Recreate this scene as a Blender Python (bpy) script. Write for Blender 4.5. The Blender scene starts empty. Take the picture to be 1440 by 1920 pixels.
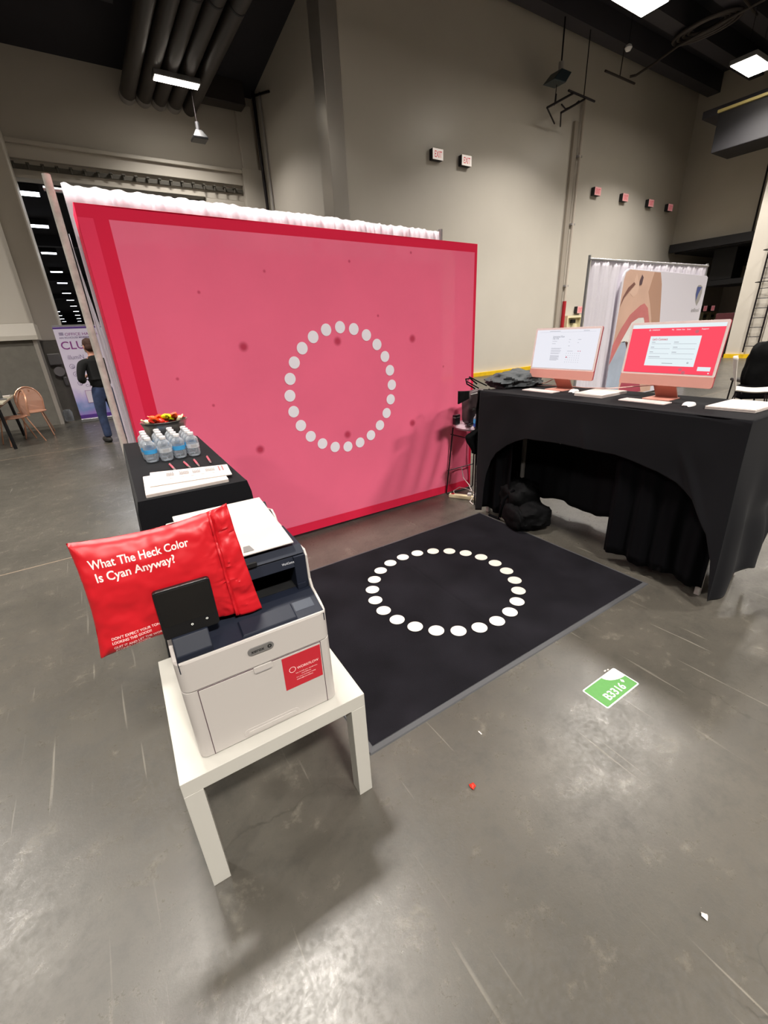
import bpy, bmesh, math, random
from math import sin, cos, pi, radians
from mathutils import Vector, Matrix, noise as mnoise

random.seed(7)
S = bpy.context.scene
COL = S.collection

# ------------------------------------------------------------------ camera
cd = bpy.data.cameras.new('camera')
cam = bpy.data.objects.new('camera', cd)
COL.objects.link(cam)
cd.sensor_fit = 'VERTICAL'
cd.sensor_height = 36.0
cd.sensor_width = 27.0
cd.lens = 804.088 / 1920 * 36.0
cd.clip_start = 0.05
cd.clip_end = 400
cam.matrix_world = Matrix((
    (0.8330482, 0.2521105, -0.4924134, 0.0),
    (-0.5510999, 0.3007095, -0.7783718, 0.0),
    (-0.0481624, 0.9197902, 0.3894436, 1.5149),
    (0, 0, 0, 1)))
S.camera = cam

# ------------------------------------------------------------------ view and world
S.view_settings.view_transform = 'Standard'
S.view_settings.look = 'None'
S.view_settings.gamma = 1.0
S.view_settings.use_curve_mapping = False
S.view_settings.exposure = -0.1
S.cycles.use_denoising = True
S.cycles.max_bounces = 8
S.cycles.transparent_max_bounces = 16
S.cycles.sample_clamp_indirect = 6.0
S.cycles.caustics_reflective = False
S.cycles.caustics_refractive = False
W = bpy.data.worlds.new('hall_air')
S.world = W
W.use_nodes = True
W.node_tree.nodes['Background'].inputs[0].default_value = (1.0, 0.95, 0.90, 1)
W.node_tree.nodes['Background'].inputs[1].default_value = 0.04

LAMP_POWER = 375.0
HALL_LAMPS = [(0.3, 3.6, 7.5), (7.9, 3.35, 7.5), (15.7, 3.4, 7.5), (-7.5, 3.6, 7.5),
              (11.36, 7.12, 7.5), (16.77, 7.05, 7.5), (0.3, -4.0, 7.5), (7.9, -4.0, 7.5),
              (-7.5, -4.0, 7.5), (15.7, -4.0, 7.5), (3.6, 7.1, 7.5), (-4.1, 7.1, 7.5)]  # last lamp is unseen, added to brighten the left pier


# ------------------------------------------------------------------ helpers
def lin(c):
    out = []
    for v in c[:3]:
        v = v / 255.0
        out.append(v / 12.92 if v <= 0.04045 else ((v + 0.055) / 1.055) ** 2.4)
    return (out[0], out[1], out[2], 1.0)


def mat(name, rgb, rough=0.5, metal=0.0, spec=0.5, var=None, bump=None, emit=None, trans=0.0,
        ior=1.45, sheen=0.0, coat=0.0, transp=0.0, transl=0.0, rvar=None):
    m = bpy.data.materials.new(name)
    m.use_nodes = True
    nt = m.node_tree
    b = nt.nodes['Principled BSDF']
    c = lin(rgb)
    b.inputs['Base Color'].default_value = c
    b.inputs['Roughness'].default_value = rough
    b.inputs['Metallic'].default_value = metal
    b.inputs['Specular IOR Level'].default_value = spec
    b.inputs['Transmission Weight'].default_value = trans
    b.inputs['IOR'].default_value = ior
    if sheen:
        b.inputs['Sheen Weight'].default_value = sheen
    if coat:
        b.inputs['Coat Weight'].default_value = coat
        b.inputs['Coat Roughness'].default_value = 0.08
    if emit:
        b.inputs['Emission Color'].default_value = lin(emit[0])
        b.inputs['Emission Strength'].default_value = emit[1]
    tc = nt.nodes.new('ShaderNodeTexCoord')
    if var:
        n = nt.nodes.new('ShaderNodeTexNoise')
        n.inputs['Scale'].default_value = var[0]
        n.inputs['Detail'].default_value = 5
        nt.links.new(tc.outputs['Object'], n.inputs['Vector'])
        mr = nt.nodes.new('ShaderNodeMapRange')
        mr.inputs['From Min'].default_value = 0.3
        mr.inputs['From Max'].default_value = 0.7
        mr.inputs['To Min'].default_value = 1 - var[1]
        mr.inputs['To Max'].default_value = 1 + var[1]
        nt.links.new(n.outputs['Fac'], mr.inputs['Value'])
        vm = nt.nodes.new('ShaderNodeVectorMath')
        vm.operation = 'SCALE'
        vm.inputs[0].default_value = c[:3]
        nt.links.new(mr.outputs['Result'], vm.inputs['Scale'])
        nt.links.new(vm.outputs['Vector'], b.inputs['Base Color'])
        if rvar:
            m2 = nt.nodes.new('ShaderNodeMapRange')
            m2.inputs['From Min'].default_value = 0.3
            m2.inputs['From Max'].default_value = 0.7
            m2.inputs['To Min'].default_value = rough - rvar
            m2.inputs['To Max'].default_value = rough + rvar
            nt.links.new(n.outputs['Fac'], m2.inputs['Value'])
            nt.links.new(m2.outputs['Result'], b.inputs['Roughness'])
    if bump:
        n = nt.nodes.new('ShaderNodeTexNoise')
        n.inputs['Scale'].default_value = bump[0]
        n.inputs['Detail'].default_value = 4
        nt.links.new(tc.outputs['Object'], n.inputs['Vector'])
        bp = nt.nodes.new('ShaderNodeBump')
        bp.inputs['Strength'].default_value = bump[1]
        bp.inputs['Distance'].default_value = bump[2] if len(bump) > 2 else 0.01
        nt.links.new(n.outputs['Fac'], bp.inputs['Height'])
        nt.links.new(bp.outputs['Normal'], b.inputs['Normal'])
    if transp or transl:
        out = nt.nodes['Material Output']
        cur = b.outputs['BSDF']
        if transl:
            t = nt.nodes.new('ShaderNodeBsdfTranslucent')
            t.inputs['Color'].default_value = c
            mx = nt.nodes.new('ShaderNodeMixShader')
            mx.inputs[0].default_value = transl
            nt.links.new(cur, mx.inputs[1])
            nt.links.new(t.outputs[0], mx.inputs[2])
            cur = mx.outputs[0]
        if transp:
            t = nt.nodes.new('ShaderNodeBsdfTransparent')
            mx = nt.nodes.new('ShaderNodeMixShader')
            mx.inputs[0].default_value = transp
            nt.links.new(cur, mx.inputs[1])
            nt.links.new(t.outputs[0], mx.inputs[2])
            cur = mx.outputs[0]
        nt.links.new(cur, out.inputs['Surface'])
    return m


class MB:
    """collects shapes for one mesh"""

    def __init__(self, fn=None):
        self.v, self.f, self.m = [], [], []
        self.fn = fn
        self.mi = 0

    def add(self, vs, fs):
        o = len(self.v)
        if self.fn:
            vs = [self.fn(*p) for p in vs]
        self.v += [tuple(p) for p in vs]
        for f in fs:
            self.f.append(tuple(i + o for i in f))
            self.m.append(self.mi)
        return self

    def box(self, x0, y0, z0, x1, y1, z1):
        return self.add([(x0, y0, z0), (x1, y0, z0), (x1, y1, z0), (x0, y1, z0), (x0, y0, z1), (x1, y0, z1),
                         (x1, y1, z1), (x0, y1, z1)],
                        [(0, 3, 2, 1), (4, 5, 6, 7), (0, 1, 5, 4), (1, 2, 6, 5), (2, 3, 7, 6), (3, 0, 4, 7)])

    def quad(self, *p):
        return self.add(p, [tuple(range(len(p)))])

    def ring(self, rings, caps=True, closed=True):
        n = len(rings[0])
        vs = [p for r in rings for p in r]
        fs = []
        for i in range(len(rings) - 1):
            for j in range(n if closed else n - 1):
                a, b = i * n + j, i * n + (j + 1) % n
                fs.append((a, b, b + n, a + n))
        if caps:
            fs.append(tuple(range(n - 1, -1, -1)))
            fs.append(tuple((len(rings) - 1) * n + j for j in range(n)))
        return self.add(vs, fs)

    def tube(self, pts, r, n=10, caps=True):
        pts = [Vector(p) for p in pts]
        rr = r if isinstance(r, (list, tuple)) else [r] * len(pts)
        rings = []
        prev = None
        for i, p in enumerate(pts):
            t = (pts[min(i + 1, len(pts) - 1)] - pts[max(i - 1, 0)]).normalized()
            if prev is None:
                up = Vector((0, 0, 1)) if abs(t.z) < 0.9 else Vector((1, 0, 0))
                a = t.cross(up).normalized()
            else:
                a = (prev - t * prev.dot(t)).normalized()
            prev = a
            b = t.cross(a)
            rings.append([tuple(p + a * (rr[i] * cos(2 * pi * k / n)) + b * (rr[i] * sin(2 * pi * k / n)))
                          for k in range(n)])
        return self.ring(rings, caps)

    def lathe(self, prof, c=(0, 0, 0), n=24, sx=1.0, sy=1.0, wob=None):
        rings = []
        for r, z in prof:
            rings.append([(c[0] + sx * r * cos(2 * pi * k / n) * (wob(k, n) if wob else 1),
                           c[1] + sy * r * sin(2 * pi * k / n) * (wob(k, n) if wob else 1), c[2] + z)
                          for k in range(n)])
        return self.ring(rings, True)

    def prism(self, poly, a0, a1, f):
        """poly in 2d, f(p, q, a) -> xyz"""
        n = len(poly)
        vs = [f(p, q, a0) for p, q in poly] + [f(p, q, a1) for p, q in poly]
        fs = [tuple(range(n - 1, -1, -1)), tuple(range(n, 2 * n))]
        fs += [(i, (i + 1) % n, (i + 1) % n + n, i + n) for i in range(n)]
        return self.add(vs, fs)

    def grid(self, fn, nu, nv, slot=None):
        vs = [fn(i / nu, j / nv) for j in range(nv + 1) for i in range(nu + 1)]
        fs = []
        for j in range(nv):
            for i in range(nu):
                a = j * (nu + 1) + i
                fs.append((a, a + 1, a + nu + 2, a + nu + 1))
        o = len(self.f)
        self.add(vs, fs)
        if slot:
            for j in range(nv):
                for i in range(nu):
                    self.m[o + j * nu + i] = slot((i + .5) / nu, (j + .5) / nv)
        return self

    def build(self, name, m, parent=None, smooth=False, bevel=0, seg=2, solid=0, sub=0, loc=None, fix=True):
        me = bpy.data.meshes.new(name)
        me.from_pydata(self.v, [], self.f)
        ms = m if isinstance(m, (list, tuple)) else [m]
        for q in ms:
            me.materials.append(q)
        for p, i in zip(me.polygons, self.m):
            p.material_index = i
        if fix:
            bm = bmesh.new()
            bm.from_mesh(me)
            bmesh.ops.recalc_face_normals(bm, faces=bm.faces)
            bm.to_mesh(me)
            bm.free()
        if smooth:
            for p in me.polygons:
                p.use_smooth = True
            me.set_sharp_from_angle(angle=radians(smooth if smooth is not True else 40))
        o = bpy.data.objects.new(name, me)
        COL.objects.link(o)
        if parent:
            o.parent = parent
        if loc:
            o.location = loc
        if solid:
            s = o.modifiers.new('thickness', 'SOLIDIFY')
            s.thickness = solid
            s.offset = 0
        if bevel:
            s = o.modifiers.new('bevel', 'BEVEL')
            s.width = bevel
            s.segments = seg
            s.limit_method = 'ANGLE'
            s.angle_limit = radians(35)
        if sub:
            s = o.modifiers.new('sub', 'SUBSURF')
            s.levels = sub
            s.render_levels = sub
        return o


def tag(o, label, cat, group=None, kind=None):
    o['label'] = label
    o['category'] = cat
    if group:
        o['group'] = group
    if kind:
        o['kind'] = kind
    return o


def thing(name, label, cat, loc=(0, 0, 0), rz=0.0, group=None):
    o = bpy.data.objects.new(name, None)
    COL.objects.link(o)
    o.location = loc
    o.rotation_euler = (0, 0, rz)
    o.empty_display_size = 0.1
    return tag(o, label, cat, group)


def struct(name, mb, m, label, cat, **k):
    o = mb.build(name, m, **k)
    return tag(o, label, cat, None, 'structure')


def dup(root, loc=None, rz=None, label=None, group=None):
    r = root.copy()
    COL.objects.link(r)
    if loc is not None:
        r.location = loc
    if rz is not None:
        r.rotation_euler = (0, 0, rz)
    if label:
        r['label'] = label
    if group:
        r['group'] = group
    for ch in list(root.children):
        c = ch.copy()
        COL.objects.link(c)
        c.parent = r
        for g in list(ch.children):
            d = g.copy()
            COL.objects.link(d)
            d.parent = c
    return r


def text_geo(s, size=1.0, bold=0.0, ax='LEFT', space=1.0):
    cu = bpy.data.curves.new('t', 'FONT')
    cu.body = s
    cu.size = size
    cu.offset = bold * size
    cu.align_x = ax
    cu.space_character = space
    cu.resolution_u = 3
    o = bpy.data.objects.new('t', cu)
    COL.objects.link(o)
    dg = bpy.context.evaluated_depsgraph_get()
    me = bpy.data.meshes.new_from_object(o.evaluated_get(dg))
    v = [tuple(p.co) for p in me.vertices]
    f = [tuple(p.vertices) for p in me.polygons]
    bpy.data.objects.remove(o)
    bpy.data.curves.remove(cu)
    bpy.data.meshes.remove(me)
    return v, f


def text(mb, s, size, fn, bold=0.0, ax='LEFT', space=1.0, width=None):
    """adds lettering to mb; fn(u, v) -> xyz with u along the line of text and v up"""
    v, f = text_geo(s, size, bold, ax, space)
    k = 1.0
    if width:
        xs = [p[0] for p in v]
        k = width / (max(xs) - min(xs))
    mb.add([fn(p[0] * k, p[1]) for p in v], f)


def disc(mb, fn, cu, cv, r, n=20, ru=None):
    mb.add([fn(cu + (ru or r) * cos(2 * pi * k / n), cv + r * sin(2 * pi * k / n)) for k in range(n)],
           [tuple(range(n))])


def annulus(mb, fn, cu, cv, r0, r1, n=28, ru=1.0):
    a = [fn(cu + ru * r0 * cos(2 * pi * k / n), cv + r0 * sin(2 * pi * k / n)) for k in range(n)]
    b = [fn(cu + ru * r1 * cos(2 * pi * k / n), cv + r1 * sin(2 * pi * k / n)) for k in range(n)]
    mb.add(a + b, [(k, (k + 1) % n, (k + 1) % n + n, k + n) for k in range(n)])


def rrect(x0, y0, x1, y1, r, n=4):
    p = []
    for cx, cy, a0 in ((x1 - r, y1 - r, 0), (x0 + r, y1 - r, 90), (x0 + r, y0 + r, 180), (x1 - r, y0 + r, 270)):
        for i in range(n + 1):
            a = radians(a0 + 90 * i / n)
            p.append((cx + r * cos(a), cy + r * sin(a)))
    return p


def smoothstep(a, b, x):
    t = max(0.0, min(1.0, (x - a) / (b - a)))
    return t * t * (3 - 2 * t)


def lerp_tab(tab, x):
    if x <= tab[0][0]:
        return tab[0][1]
    for (a, b), (c, d) in zip(tab, tab[1:]):
        if x <= c:
            return b + (d - b) * (x - a) / (c - a)
    return tab[-1][1]


def nz(x, y=0.0, z=0.0):
    return mnoise.noise(Vector((x, y, z)))


# ------------------------------------------------------------------ materials
def floor_material():
    m = bpy.data.materials.new('polished_concrete')
    m.use_nodes = True
    nt = m.node_tree
    N, L = nt.nodes, nt.links
    b = N['Principled BSDF']
    tc = N.new('ShaderNodeTexCoord')

    def noise(scale, det=6, vec=None, rough=0.6, dist=0.0):
        n = N.new('ShaderNodeTexNoise')
        n.inputs['Scale'].default_value = scale
        n.inputs['Detail'].default_value = det
        n.inputs['Roughness'].default_value = rough
        n.inputs['Distortion'].default_value = dist
        L.new(vec or tc.outputs['Object'], n.inputs['Vector'])
        return n.outputs['Fac']

    def rng(src, a, b_, c, d):
        n = N.new('ShaderNodeMapRange')
        n.inputs['From Min'].default_value = a
        n.inputs['From Max'].default_value = b_
        n.inputs['To Min'].default_value = c
        n.inputs['To Max'].default_value = d
        L.new(src, n.inputs['Value'])
        return n.outputs['Result']

    def math_(op, a, b_):
        n = N.new('ShaderNodeMath')
        n.operation = op
        for i, q in enumerate((a, b_)):
            if isinstance(q, (int, float)):
                n.inputs[i].default_value = q
            else:
                L.new(q, n.inputs[i])
        return n.outputs[0]

    def mix(fac, a, b_):
        n = N.new('ShaderNodeMix')
        n.data_type = 'RGBA'
        if isinstance(fac, (int, float)):
            n.inputs[0].default_value = fac
        else:
            L.new(fac, n.inputs[0])
        for i, q in ((6, a), (7, b_)):
            if isinstance(q, tuple):
                n.inputs[i].default_value = q
            else:
                L.new(q, n.inputs[i])
        return n.outputs[2]

    n1 = noise(1.1, 5, rough=.6, dist=0.2)
    n2 = noise(6.5, 10, rough=0.78, dist=0.15)
    n3 = noise(60.0, 6, rough=0.8)
    c = mix(rng(n1, .35, .65, 0, 1), lin((64, 61, 55)), lin((78, 74, 67)))
    c = mix(rng(n2, .50, .68, 0, .55), c, lin((47, 45, 41)))
    c = mix(rng(n2, .30, .44, .4, 0), c, lin((126, 120, 108)))
    c = mix(rng(n3, .50, .80, 0, .35), c, lin((44, 42, 38)))
    # scratches: thin, straight, bent directions
    scr = None
    for ang, sx, sy, sc, th in ((0.5, 30, 1.1, 1.0, .735), (2.2, 26, 1.0, 1.2, .73), (1.35, 34, 1.4, .9, .74),
                                (2.8, 24, .8, 1.1, .735)):
        mp = N.new('ShaderNodeMapping')
        mp.inputs['Rotation'].default_value = (0, 0, ang)
        mp.inputs['Scale'].default_value = (sx, sy, 1)
        L.new(tc.outputs['Object'], mp.inputs['Vector'])
        s = rng(noise(sc, 2, mp.outputs[0]), th - .035, th + .03, 0, 1)
        scr = s if scr is None else math_('MAXIMUM', scr, s)
    c = mix(math_('MULTIPLY', scr, .32), c, lin((146, 140, 128)))
    # fine cracks, only in places
    vr = N.new('ShaderNodeTexVoronoi')
    vr.feature = 'DISTANCE_TO_EDGE'
    vr.inputs['Scale'].default_value = 1.6
    wv = N.new('ShaderNodeVectorMath')
    wv.operation = 'ADD'
    L.new(tc.outputs['Object'], wv.inputs[0])
    ncol = N.new('ShaderNodeTexNoise')
    ncol.inputs['Scale'].default_value = 6
    ncol.inputs['Detail'].default_value = 5
    L.new(tc.outputs['Object'], ncol.inputs['Vector'])
    vs = N.new('ShaderNodeVectorMath')
    vs.operation = 'SCALE'
    vs.inputs['Scale'].default_value = 0.16
    L.new(ncol.outputs['Color'], vs.inputs[0])
    L.new(vs.outputs[0], wv.inputs[1])
    L.new(wv.outputs[0], vr.inputs['Vector'])
    crack = math_('MULTIPLY', rng(vr.outputs['Distance'], 0.0, 0.006, 1, 0), rng(noise(0.8, 2), .50, .56, 0, .8))
    c = mix(crack, c, lin((52, 50, 44)))
    # saw-cut joints
    sep = N.new('ShaderNodeSeparateXYZ')
    L.new(tc.outputs['Object'], sep.inputs[0])
    for src, off, w in ((sep.outputs['Y'], 3.85, .006), (sep.outputs['Y'], 8.4, .01)):
        d = math_('ABSOLUTE', math_('SUBTRACT', src, off), 0)
        j = rng(d, w * .6, w * 1.4, .75, 0)
        c = mix(j, c, lin((140, 122, 104)) if w < .02 else lin((165, 158, 144)))
    L.new(c, b.inputs['Base Color'])
    r = rng(n2, .3, .7, .22, .38)
    r = math_('ADD', r, math_('MULTIPLY', rng(n3, .45, .7, 0, 1), .16))
    L.new(r, b.inputs['Roughness'])
    b.inputs['Specular IOR Level'].default_value = 0.5
    bp = N.new('ShaderNodeBump')
    bp.inputs['Strength'].default_value = 0.2
    bp.inputs['Distance'].default_value = 0.004
    hgt = math_('SUBTRACT', math_('ADD', math_('MULTIPLY', n2, .8), math_('MULTIPLY', n3, .4)),
                math_('MULTIPLY', scr, .25))
    L.new(hgt, bp.inputs['Height'])
    L.new(bp.outputs[0], b.inputs['Normal'])
    return m


def clear_plastic():
    m = bpy.data.materials.new('clear_plastic')
    m.use_nodes = True
    nt = m.node_tree
    for n in list(nt.nodes):
        if n.type != 'OUTPUT_MATERIAL':
            nt.nodes.remove(n)
    out = nt.nodes['Material Output']
    tr = nt.nodes.new('ShaderNodeBsdfTransparent')
    tr.inputs[0].default_value = (.86, .88, .90, 1)
    gl = nt.nodes.new('ShaderNodeBsdfPrincipled')
    gl.inputs['Base Color'].default_value = (.55, .58, .62, 1)
    gl.inputs['Roughness'].default_value = .10
    gl.inputs['Specular IOR Level'].default_value = 1.0
    lw = nt.nodes.new('ShaderNodeLayerWeight')
    lw.inputs[0].default_value = .45
    ad = nt.nodes.new('ShaderNodeMath')
    ad.operation = 'MULTIPLY_ADD'
    ad.use_clamp = True
    nt.links.new(lw.outputs['Facing'], ad.inputs[0])
    ad.inputs[1].default_value = .6
    ad.inputs[2].default_value = .16
    mx = nt.nodes.new('ShaderNodeMixShader')
    nt.links.new(ad.outputs[0], mx.inputs[0])
    nt.links.new(tr.outputs[0], mx.inputs[1])
    nt.links.new(gl.outputs[0], mx.inputs[2])
    nt.links.new(mx.outputs[0], out.inputs['Surface'])
    return m


M = {}
M['floor'] = floor_material()
M['wall'] = mat('painted_wall', (196, 190, 179), .36, var=(0.8, .03), bump=(60, .05, .004))
M['wall2'] = mat('painted_wall_warm', (196, 189, 178), .5, var=(0.8, .03))
M['steel_col'] = mat('painted_steel', (196, 190, 182), .28, metal=.6)
M['cmu'] = mat('grey_block', (112, 108, 100), .8, var=(9, .08), bump=(14, .3, .01))
M['darkpaint'] = mat('dark_paint', (34, 33, 36), .6, var=(2, .1))
M['ceiling'] = mat('dark_ceiling', (44, 42, 48), .8, var=(1.5, .1))
M['beam'] = mat('dark_beam', (58, 56, 62), .6)
M['duct'] = mat('dark_duct', (62, 56, 54), .4, metal=.3)
M['yellow'] = mat('yellow_paint', (222, 180, 20), .5, var=(6, .08))
M['white'] = mat('white_lacquer', (180, 177, 169), .28, spec=.5)
M['pwhite'] = mat('white_plastic', (178, 172, 167), .35, bump=(400, .05, .0005))
M['navy'] = mat('navy_plastic', (20, 25, 38), .55, spec=.35, var=(120, .04), bump=(500, .08, .0005))
M['black'] = mat('black_plastic', (14, 14, 16), .35)
M['glassblack'] = mat('black_glass', (8, 8, 10), .06, coat=.6)
M['void'] = mat('black_inside', (5, 5, 6), .9)
M['cloth'] = mat('black_cloth', (14, 14, 17), .9, sheen=.03, spec=.15, var=(300, .15), bump=(700, .12, .001))
M['skirt'] = mat('black_skirt_cloth', (6, 6, 8), .95, var=(200, .1), spec=.08)
M['carpet'] = mat('black_carpet', (22, 21, 25), .97, var=(3.5, .35), bump=(500, .8, .004), spec=.1)
M['rubber'] = mat('grey_rubber', (62, 62, 64), .7)
M['dot'] = mat('white_carpet_print', (200, 192, 182), .9, var=(120, .06), bump=(400, .5, .002))
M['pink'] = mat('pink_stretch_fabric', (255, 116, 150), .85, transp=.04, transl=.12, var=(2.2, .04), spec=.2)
M['hem'] = mat('red_fabric_hem', (232, 40, 76), .85, transl=.08, spec=.2)
M['hem2'] = mat('red_fabric_side', (244, 64, 100), .85, transl=.1, spec=.2)
M['fdot'] = mat('white_fabric_print', (250, 246, 255), .85, transl=.1)
M['drape'] = mat('white_drape', (240, 236, 243), .8, transl=.28, var=(50, .02))
M['alu'] = mat('brushed_aluminium', (176, 176, 178), .35, metal=.8)
M['darkalu'] = mat('dark_rod', (60, 20, 30), .6)
M['chrome'] = mat('polished_steel', (206, 202, 196), .32, metal=1.0)
M['paper'] = mat('white_paper', (200, 190, 184), .8, spec=.2)
M['ink'] = mat('grey_ink', (104, 98, 100), .8, spec=.2)
M['redink'] = mat('red_ink', (214, 92, 92), .7)
M['pinkbody'] = mat('salmon_aluminium', (196, 142, 130), .4, metal=.1)
M['pinkneck'] = mat('copper_aluminium', (200, 138, 122), .4, metal=.15)
M['pinkrim'] = mat('pale_rim', (206, 190, 186), .4)
M['redside'] = mat('deep_red_side', (150, 40, 56), .4)
M['scrwhite'] = mat('screen_white', (10, 10, 10), .3, emit=((236, 238, 246), 1.05))
M['scrred'] = mat('screen_red', (10, 4, 4), .3, emit=((255, 78, 100), 1.08))
M['scrcard'] = mat('screen_card', (10, 10, 10), .3, emit=((232, 244, 248), 1.05))
M['scrgrey'] = mat('screen_grey', (10, 10, 10), .3, emit=((176, 180, 190), .9))
M['scrink'] = mat('screen_ink', (10, 10, 10), .3, emit=((216, 110, 124), .9))
M['kb'] = mat('keyboard_white', (222, 210, 206), .5)
M['bag'] = mat('red_poly', (186, 22, 32), .42, spec=.4, var=(10, .06))
M['bagtext'] = mat('pale_print', (244, 214, 210), .5)
M['sticker'] = mat('red_sticker', (176, 34, 46), .35)
M['green'] = mat('green_sticker', (80, 130, 70), .6, spec=.3, var=(60, .04))
def dark_spots(m, pts, r, col):
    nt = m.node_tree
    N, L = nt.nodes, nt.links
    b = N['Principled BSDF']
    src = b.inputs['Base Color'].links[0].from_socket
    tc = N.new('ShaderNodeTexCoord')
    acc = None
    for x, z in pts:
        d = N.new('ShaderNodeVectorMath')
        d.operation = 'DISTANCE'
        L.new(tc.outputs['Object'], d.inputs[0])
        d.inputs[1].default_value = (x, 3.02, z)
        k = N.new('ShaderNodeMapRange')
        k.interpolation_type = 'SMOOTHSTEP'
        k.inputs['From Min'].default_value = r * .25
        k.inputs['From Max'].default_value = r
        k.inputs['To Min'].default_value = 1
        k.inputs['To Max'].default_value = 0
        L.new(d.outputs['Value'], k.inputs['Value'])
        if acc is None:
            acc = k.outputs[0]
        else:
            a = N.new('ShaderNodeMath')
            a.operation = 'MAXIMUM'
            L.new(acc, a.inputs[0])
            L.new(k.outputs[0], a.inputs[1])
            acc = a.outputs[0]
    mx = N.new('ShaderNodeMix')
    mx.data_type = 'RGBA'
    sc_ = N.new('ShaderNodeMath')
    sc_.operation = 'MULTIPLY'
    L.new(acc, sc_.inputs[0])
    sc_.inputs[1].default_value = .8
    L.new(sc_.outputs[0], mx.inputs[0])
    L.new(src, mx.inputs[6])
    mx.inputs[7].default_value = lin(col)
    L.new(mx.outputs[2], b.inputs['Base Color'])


dark_spots(M['pink'], [(.889, 1.461), (1.585, 1.458), (2.27, 1.442), (.889, .771), (1.606, .761), (2.251, .758)], .042, (186, 34, 66))  # frame hubs seen through the fabric, painted into its colour as darker red
dark_spots(M['pink'], [(.676, 1.78), (1.731, 1.975), (2.276, 2.05), (.63, 1.116), (1.1, 1.9), (1.95, 1.62), (.45, 1.3), (2.6, 1.2)], .014, (206, 60, 92))
M['swhite'] = mat('sticker_white', (240, 242, 236), .5)
M['exitface'] = mat('lit_exit_face', (240, 236, 228), .5, emit=((255, 236, 226), .45))
M['purple'] = mat('purple_ink', (140, 60, 140), .6)
M['violet'] = mat('violet_ink', (88, 52, 140), .6)
M['jeans'] = mat('blue_denim', (44, 56, 84), .9, var=(14, .25))
M['shirt'] = mat('black_shirt', (18, 18, 18), .9)
M['skin'] = mat('skin', (196, 140, 118), .55)
M['hair'] = mat('brown_hair', (64, 40, 30), .8, var=(60, .2))
M['copper'] = mat('copper_metal', (226, 170, 140), .3, metal=.7)
M['wood'] = mat('pale_table_top', (176, 168, 148), .5)
M['bottle'] = clear_plastic()
M['cap'] = mat('white_cap', (214, 212, 212), .4)
M['blue'] = mat('blue_label', (62, 152, 208), .45)
M['blue2'] = mat('deep_blue_label', (40, 70, 150), .45)
M['grey'] = mat('mid_grey', (150, 146, 144), .6)
M['badge'] = mat('grey_badge', (118, 116, 114), .4, metal=.3)
M['seat'] = mat('stool_seat', (176, 158, 166), .5)
M['wire'] = mat('dark_wire', (24, 16, 20), .4, metal=.3)
M['nylon'] = mat('black_nylon', (4, 4, 5), .8, spec=.15, var=(30, .2), bump=(40, .3, .01))
M['greynylon'] = mat('grey_nylon', (62, 66, 68), .7, var=(14, .2), bump=(30, .4, .02))
M['leather'] = mat('brown_leather', (60, 46, 48), .55, var=(10, .2))
M['orange'] = mat('orange_wrapper', (236, 84, 20), .35)
M['redwrap'] = mat('red_wrapper', (214, 40, 24), .35)
M['yelwrap'] = mat('yellow_green_wrapper', (214, 222, 20), .35)
M['cream'] = mat('cream_paint', (226, 216, 178), .5)
M['exitred'] = mat('exit_red', (206, 96, 106), .5, emit=((214, 84, 100), .25))
M['redpipe'] = mat('red_pipe', (170, 34, 44), .4)
M['pipe'] = mat('pale_pipe', (196, 186, 174), .4)
M['lampface'] = mat('lamp_face', (255, 255, 255), .4, emit=((255, 246, 232), 26.0))
M['farlamp'] = mat('far_lamp_face', (255, 255, 255), .4, emit=((240, 244, 255), 9.0))
M['cable'] = mat('pink_cable', (232, 196, 186), .5)
M['wcable'] = mat('white_cable', (220, 212, 208), .5)

# ------------------------------------------------------------------ hall
struct('floor', MB().box(-30, -14, -.1, 40, 175, 0), M['floor'], 'grey polished concrete hall floor with scratches', 'floor')
struct('wall_back', MB().box(6.09, 10.5, 0, 28, 10.75, 9.4), M['wall'],
       'tall beige painted wall behind the pink display', 'wall')
struct('trim_1', MB().box(5.68, 10.44, 0, 6.1, 10.95, 9.4), M['steel_col'],
       'pale steel column strip at the left end of the tall beige wall', 'column', bevel=.01)
struct('wall_side', MB().box(5.70, 10.95, 0, 5.95, 15.1, 9.4), M['wall2'],
       'side wall running back from the steel column', 'wall')
m = MB().box(-12, 14.8, 5.19, 5.7, 15.1, 9.4)
m.box(3.97, 14.8, 0, 5.7, 15.1, 5.19).box(5.08, 14.6, 0, 5.66, 14.8, 5.95).box(5.16, 14.68, 5.95, 5.6, 14.8, 7.4)
struct('wall_left', m, M['wall2'], 'beige header wall above the wide opening to the far hall', 'wall', bevel=.01)
m = MB().box(-12, 14.62, 5.82, 5.08, 14.8, 5.90).box(-12, 14.70, 5.55, 5.08, 14.8, 5.82)
struct('trim_2', m, M['wall2'], 'pale ledge along the header wall', 'ledge', bevel=.008)
m = MB().box(-12, 14.74, 5.37, 5.06, 14.8, 5.46)  # strip coloured dark for the scalloped shadow along the track
for i in range(26):
    x = -2.2 + i * .28
    m.tube([(x, 14.66, 5.46), (x, 14.66, 5.34)], .02, 8)
    m.box(x - .035, 14.62, 5.44, x + .035, 14.76, 5.47)
struct('trim_3', m, mat('track_shadow_grey', (84, 80, 72), .6), 'partition track under the ledge, its scalloped shadow built as a dark bolted strip', 'track')
m = MB().box(-12, 14.72, 5.19, 3.97, 14.8, 5.25)
struct('trim_4', m, M['wall2'], 'pale lip along the top of the opening', 'lip')
struct('wall_pier', MB().box(-12, 11.5, 1.96, -.70, 12.5, 9.4).box(-12, 12.5, 1.66, -.26, 14.8, 9.4),
       M['wall2'], 'beige pier left of the opening to the far hall', 'wall', bevel=.03)
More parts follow.
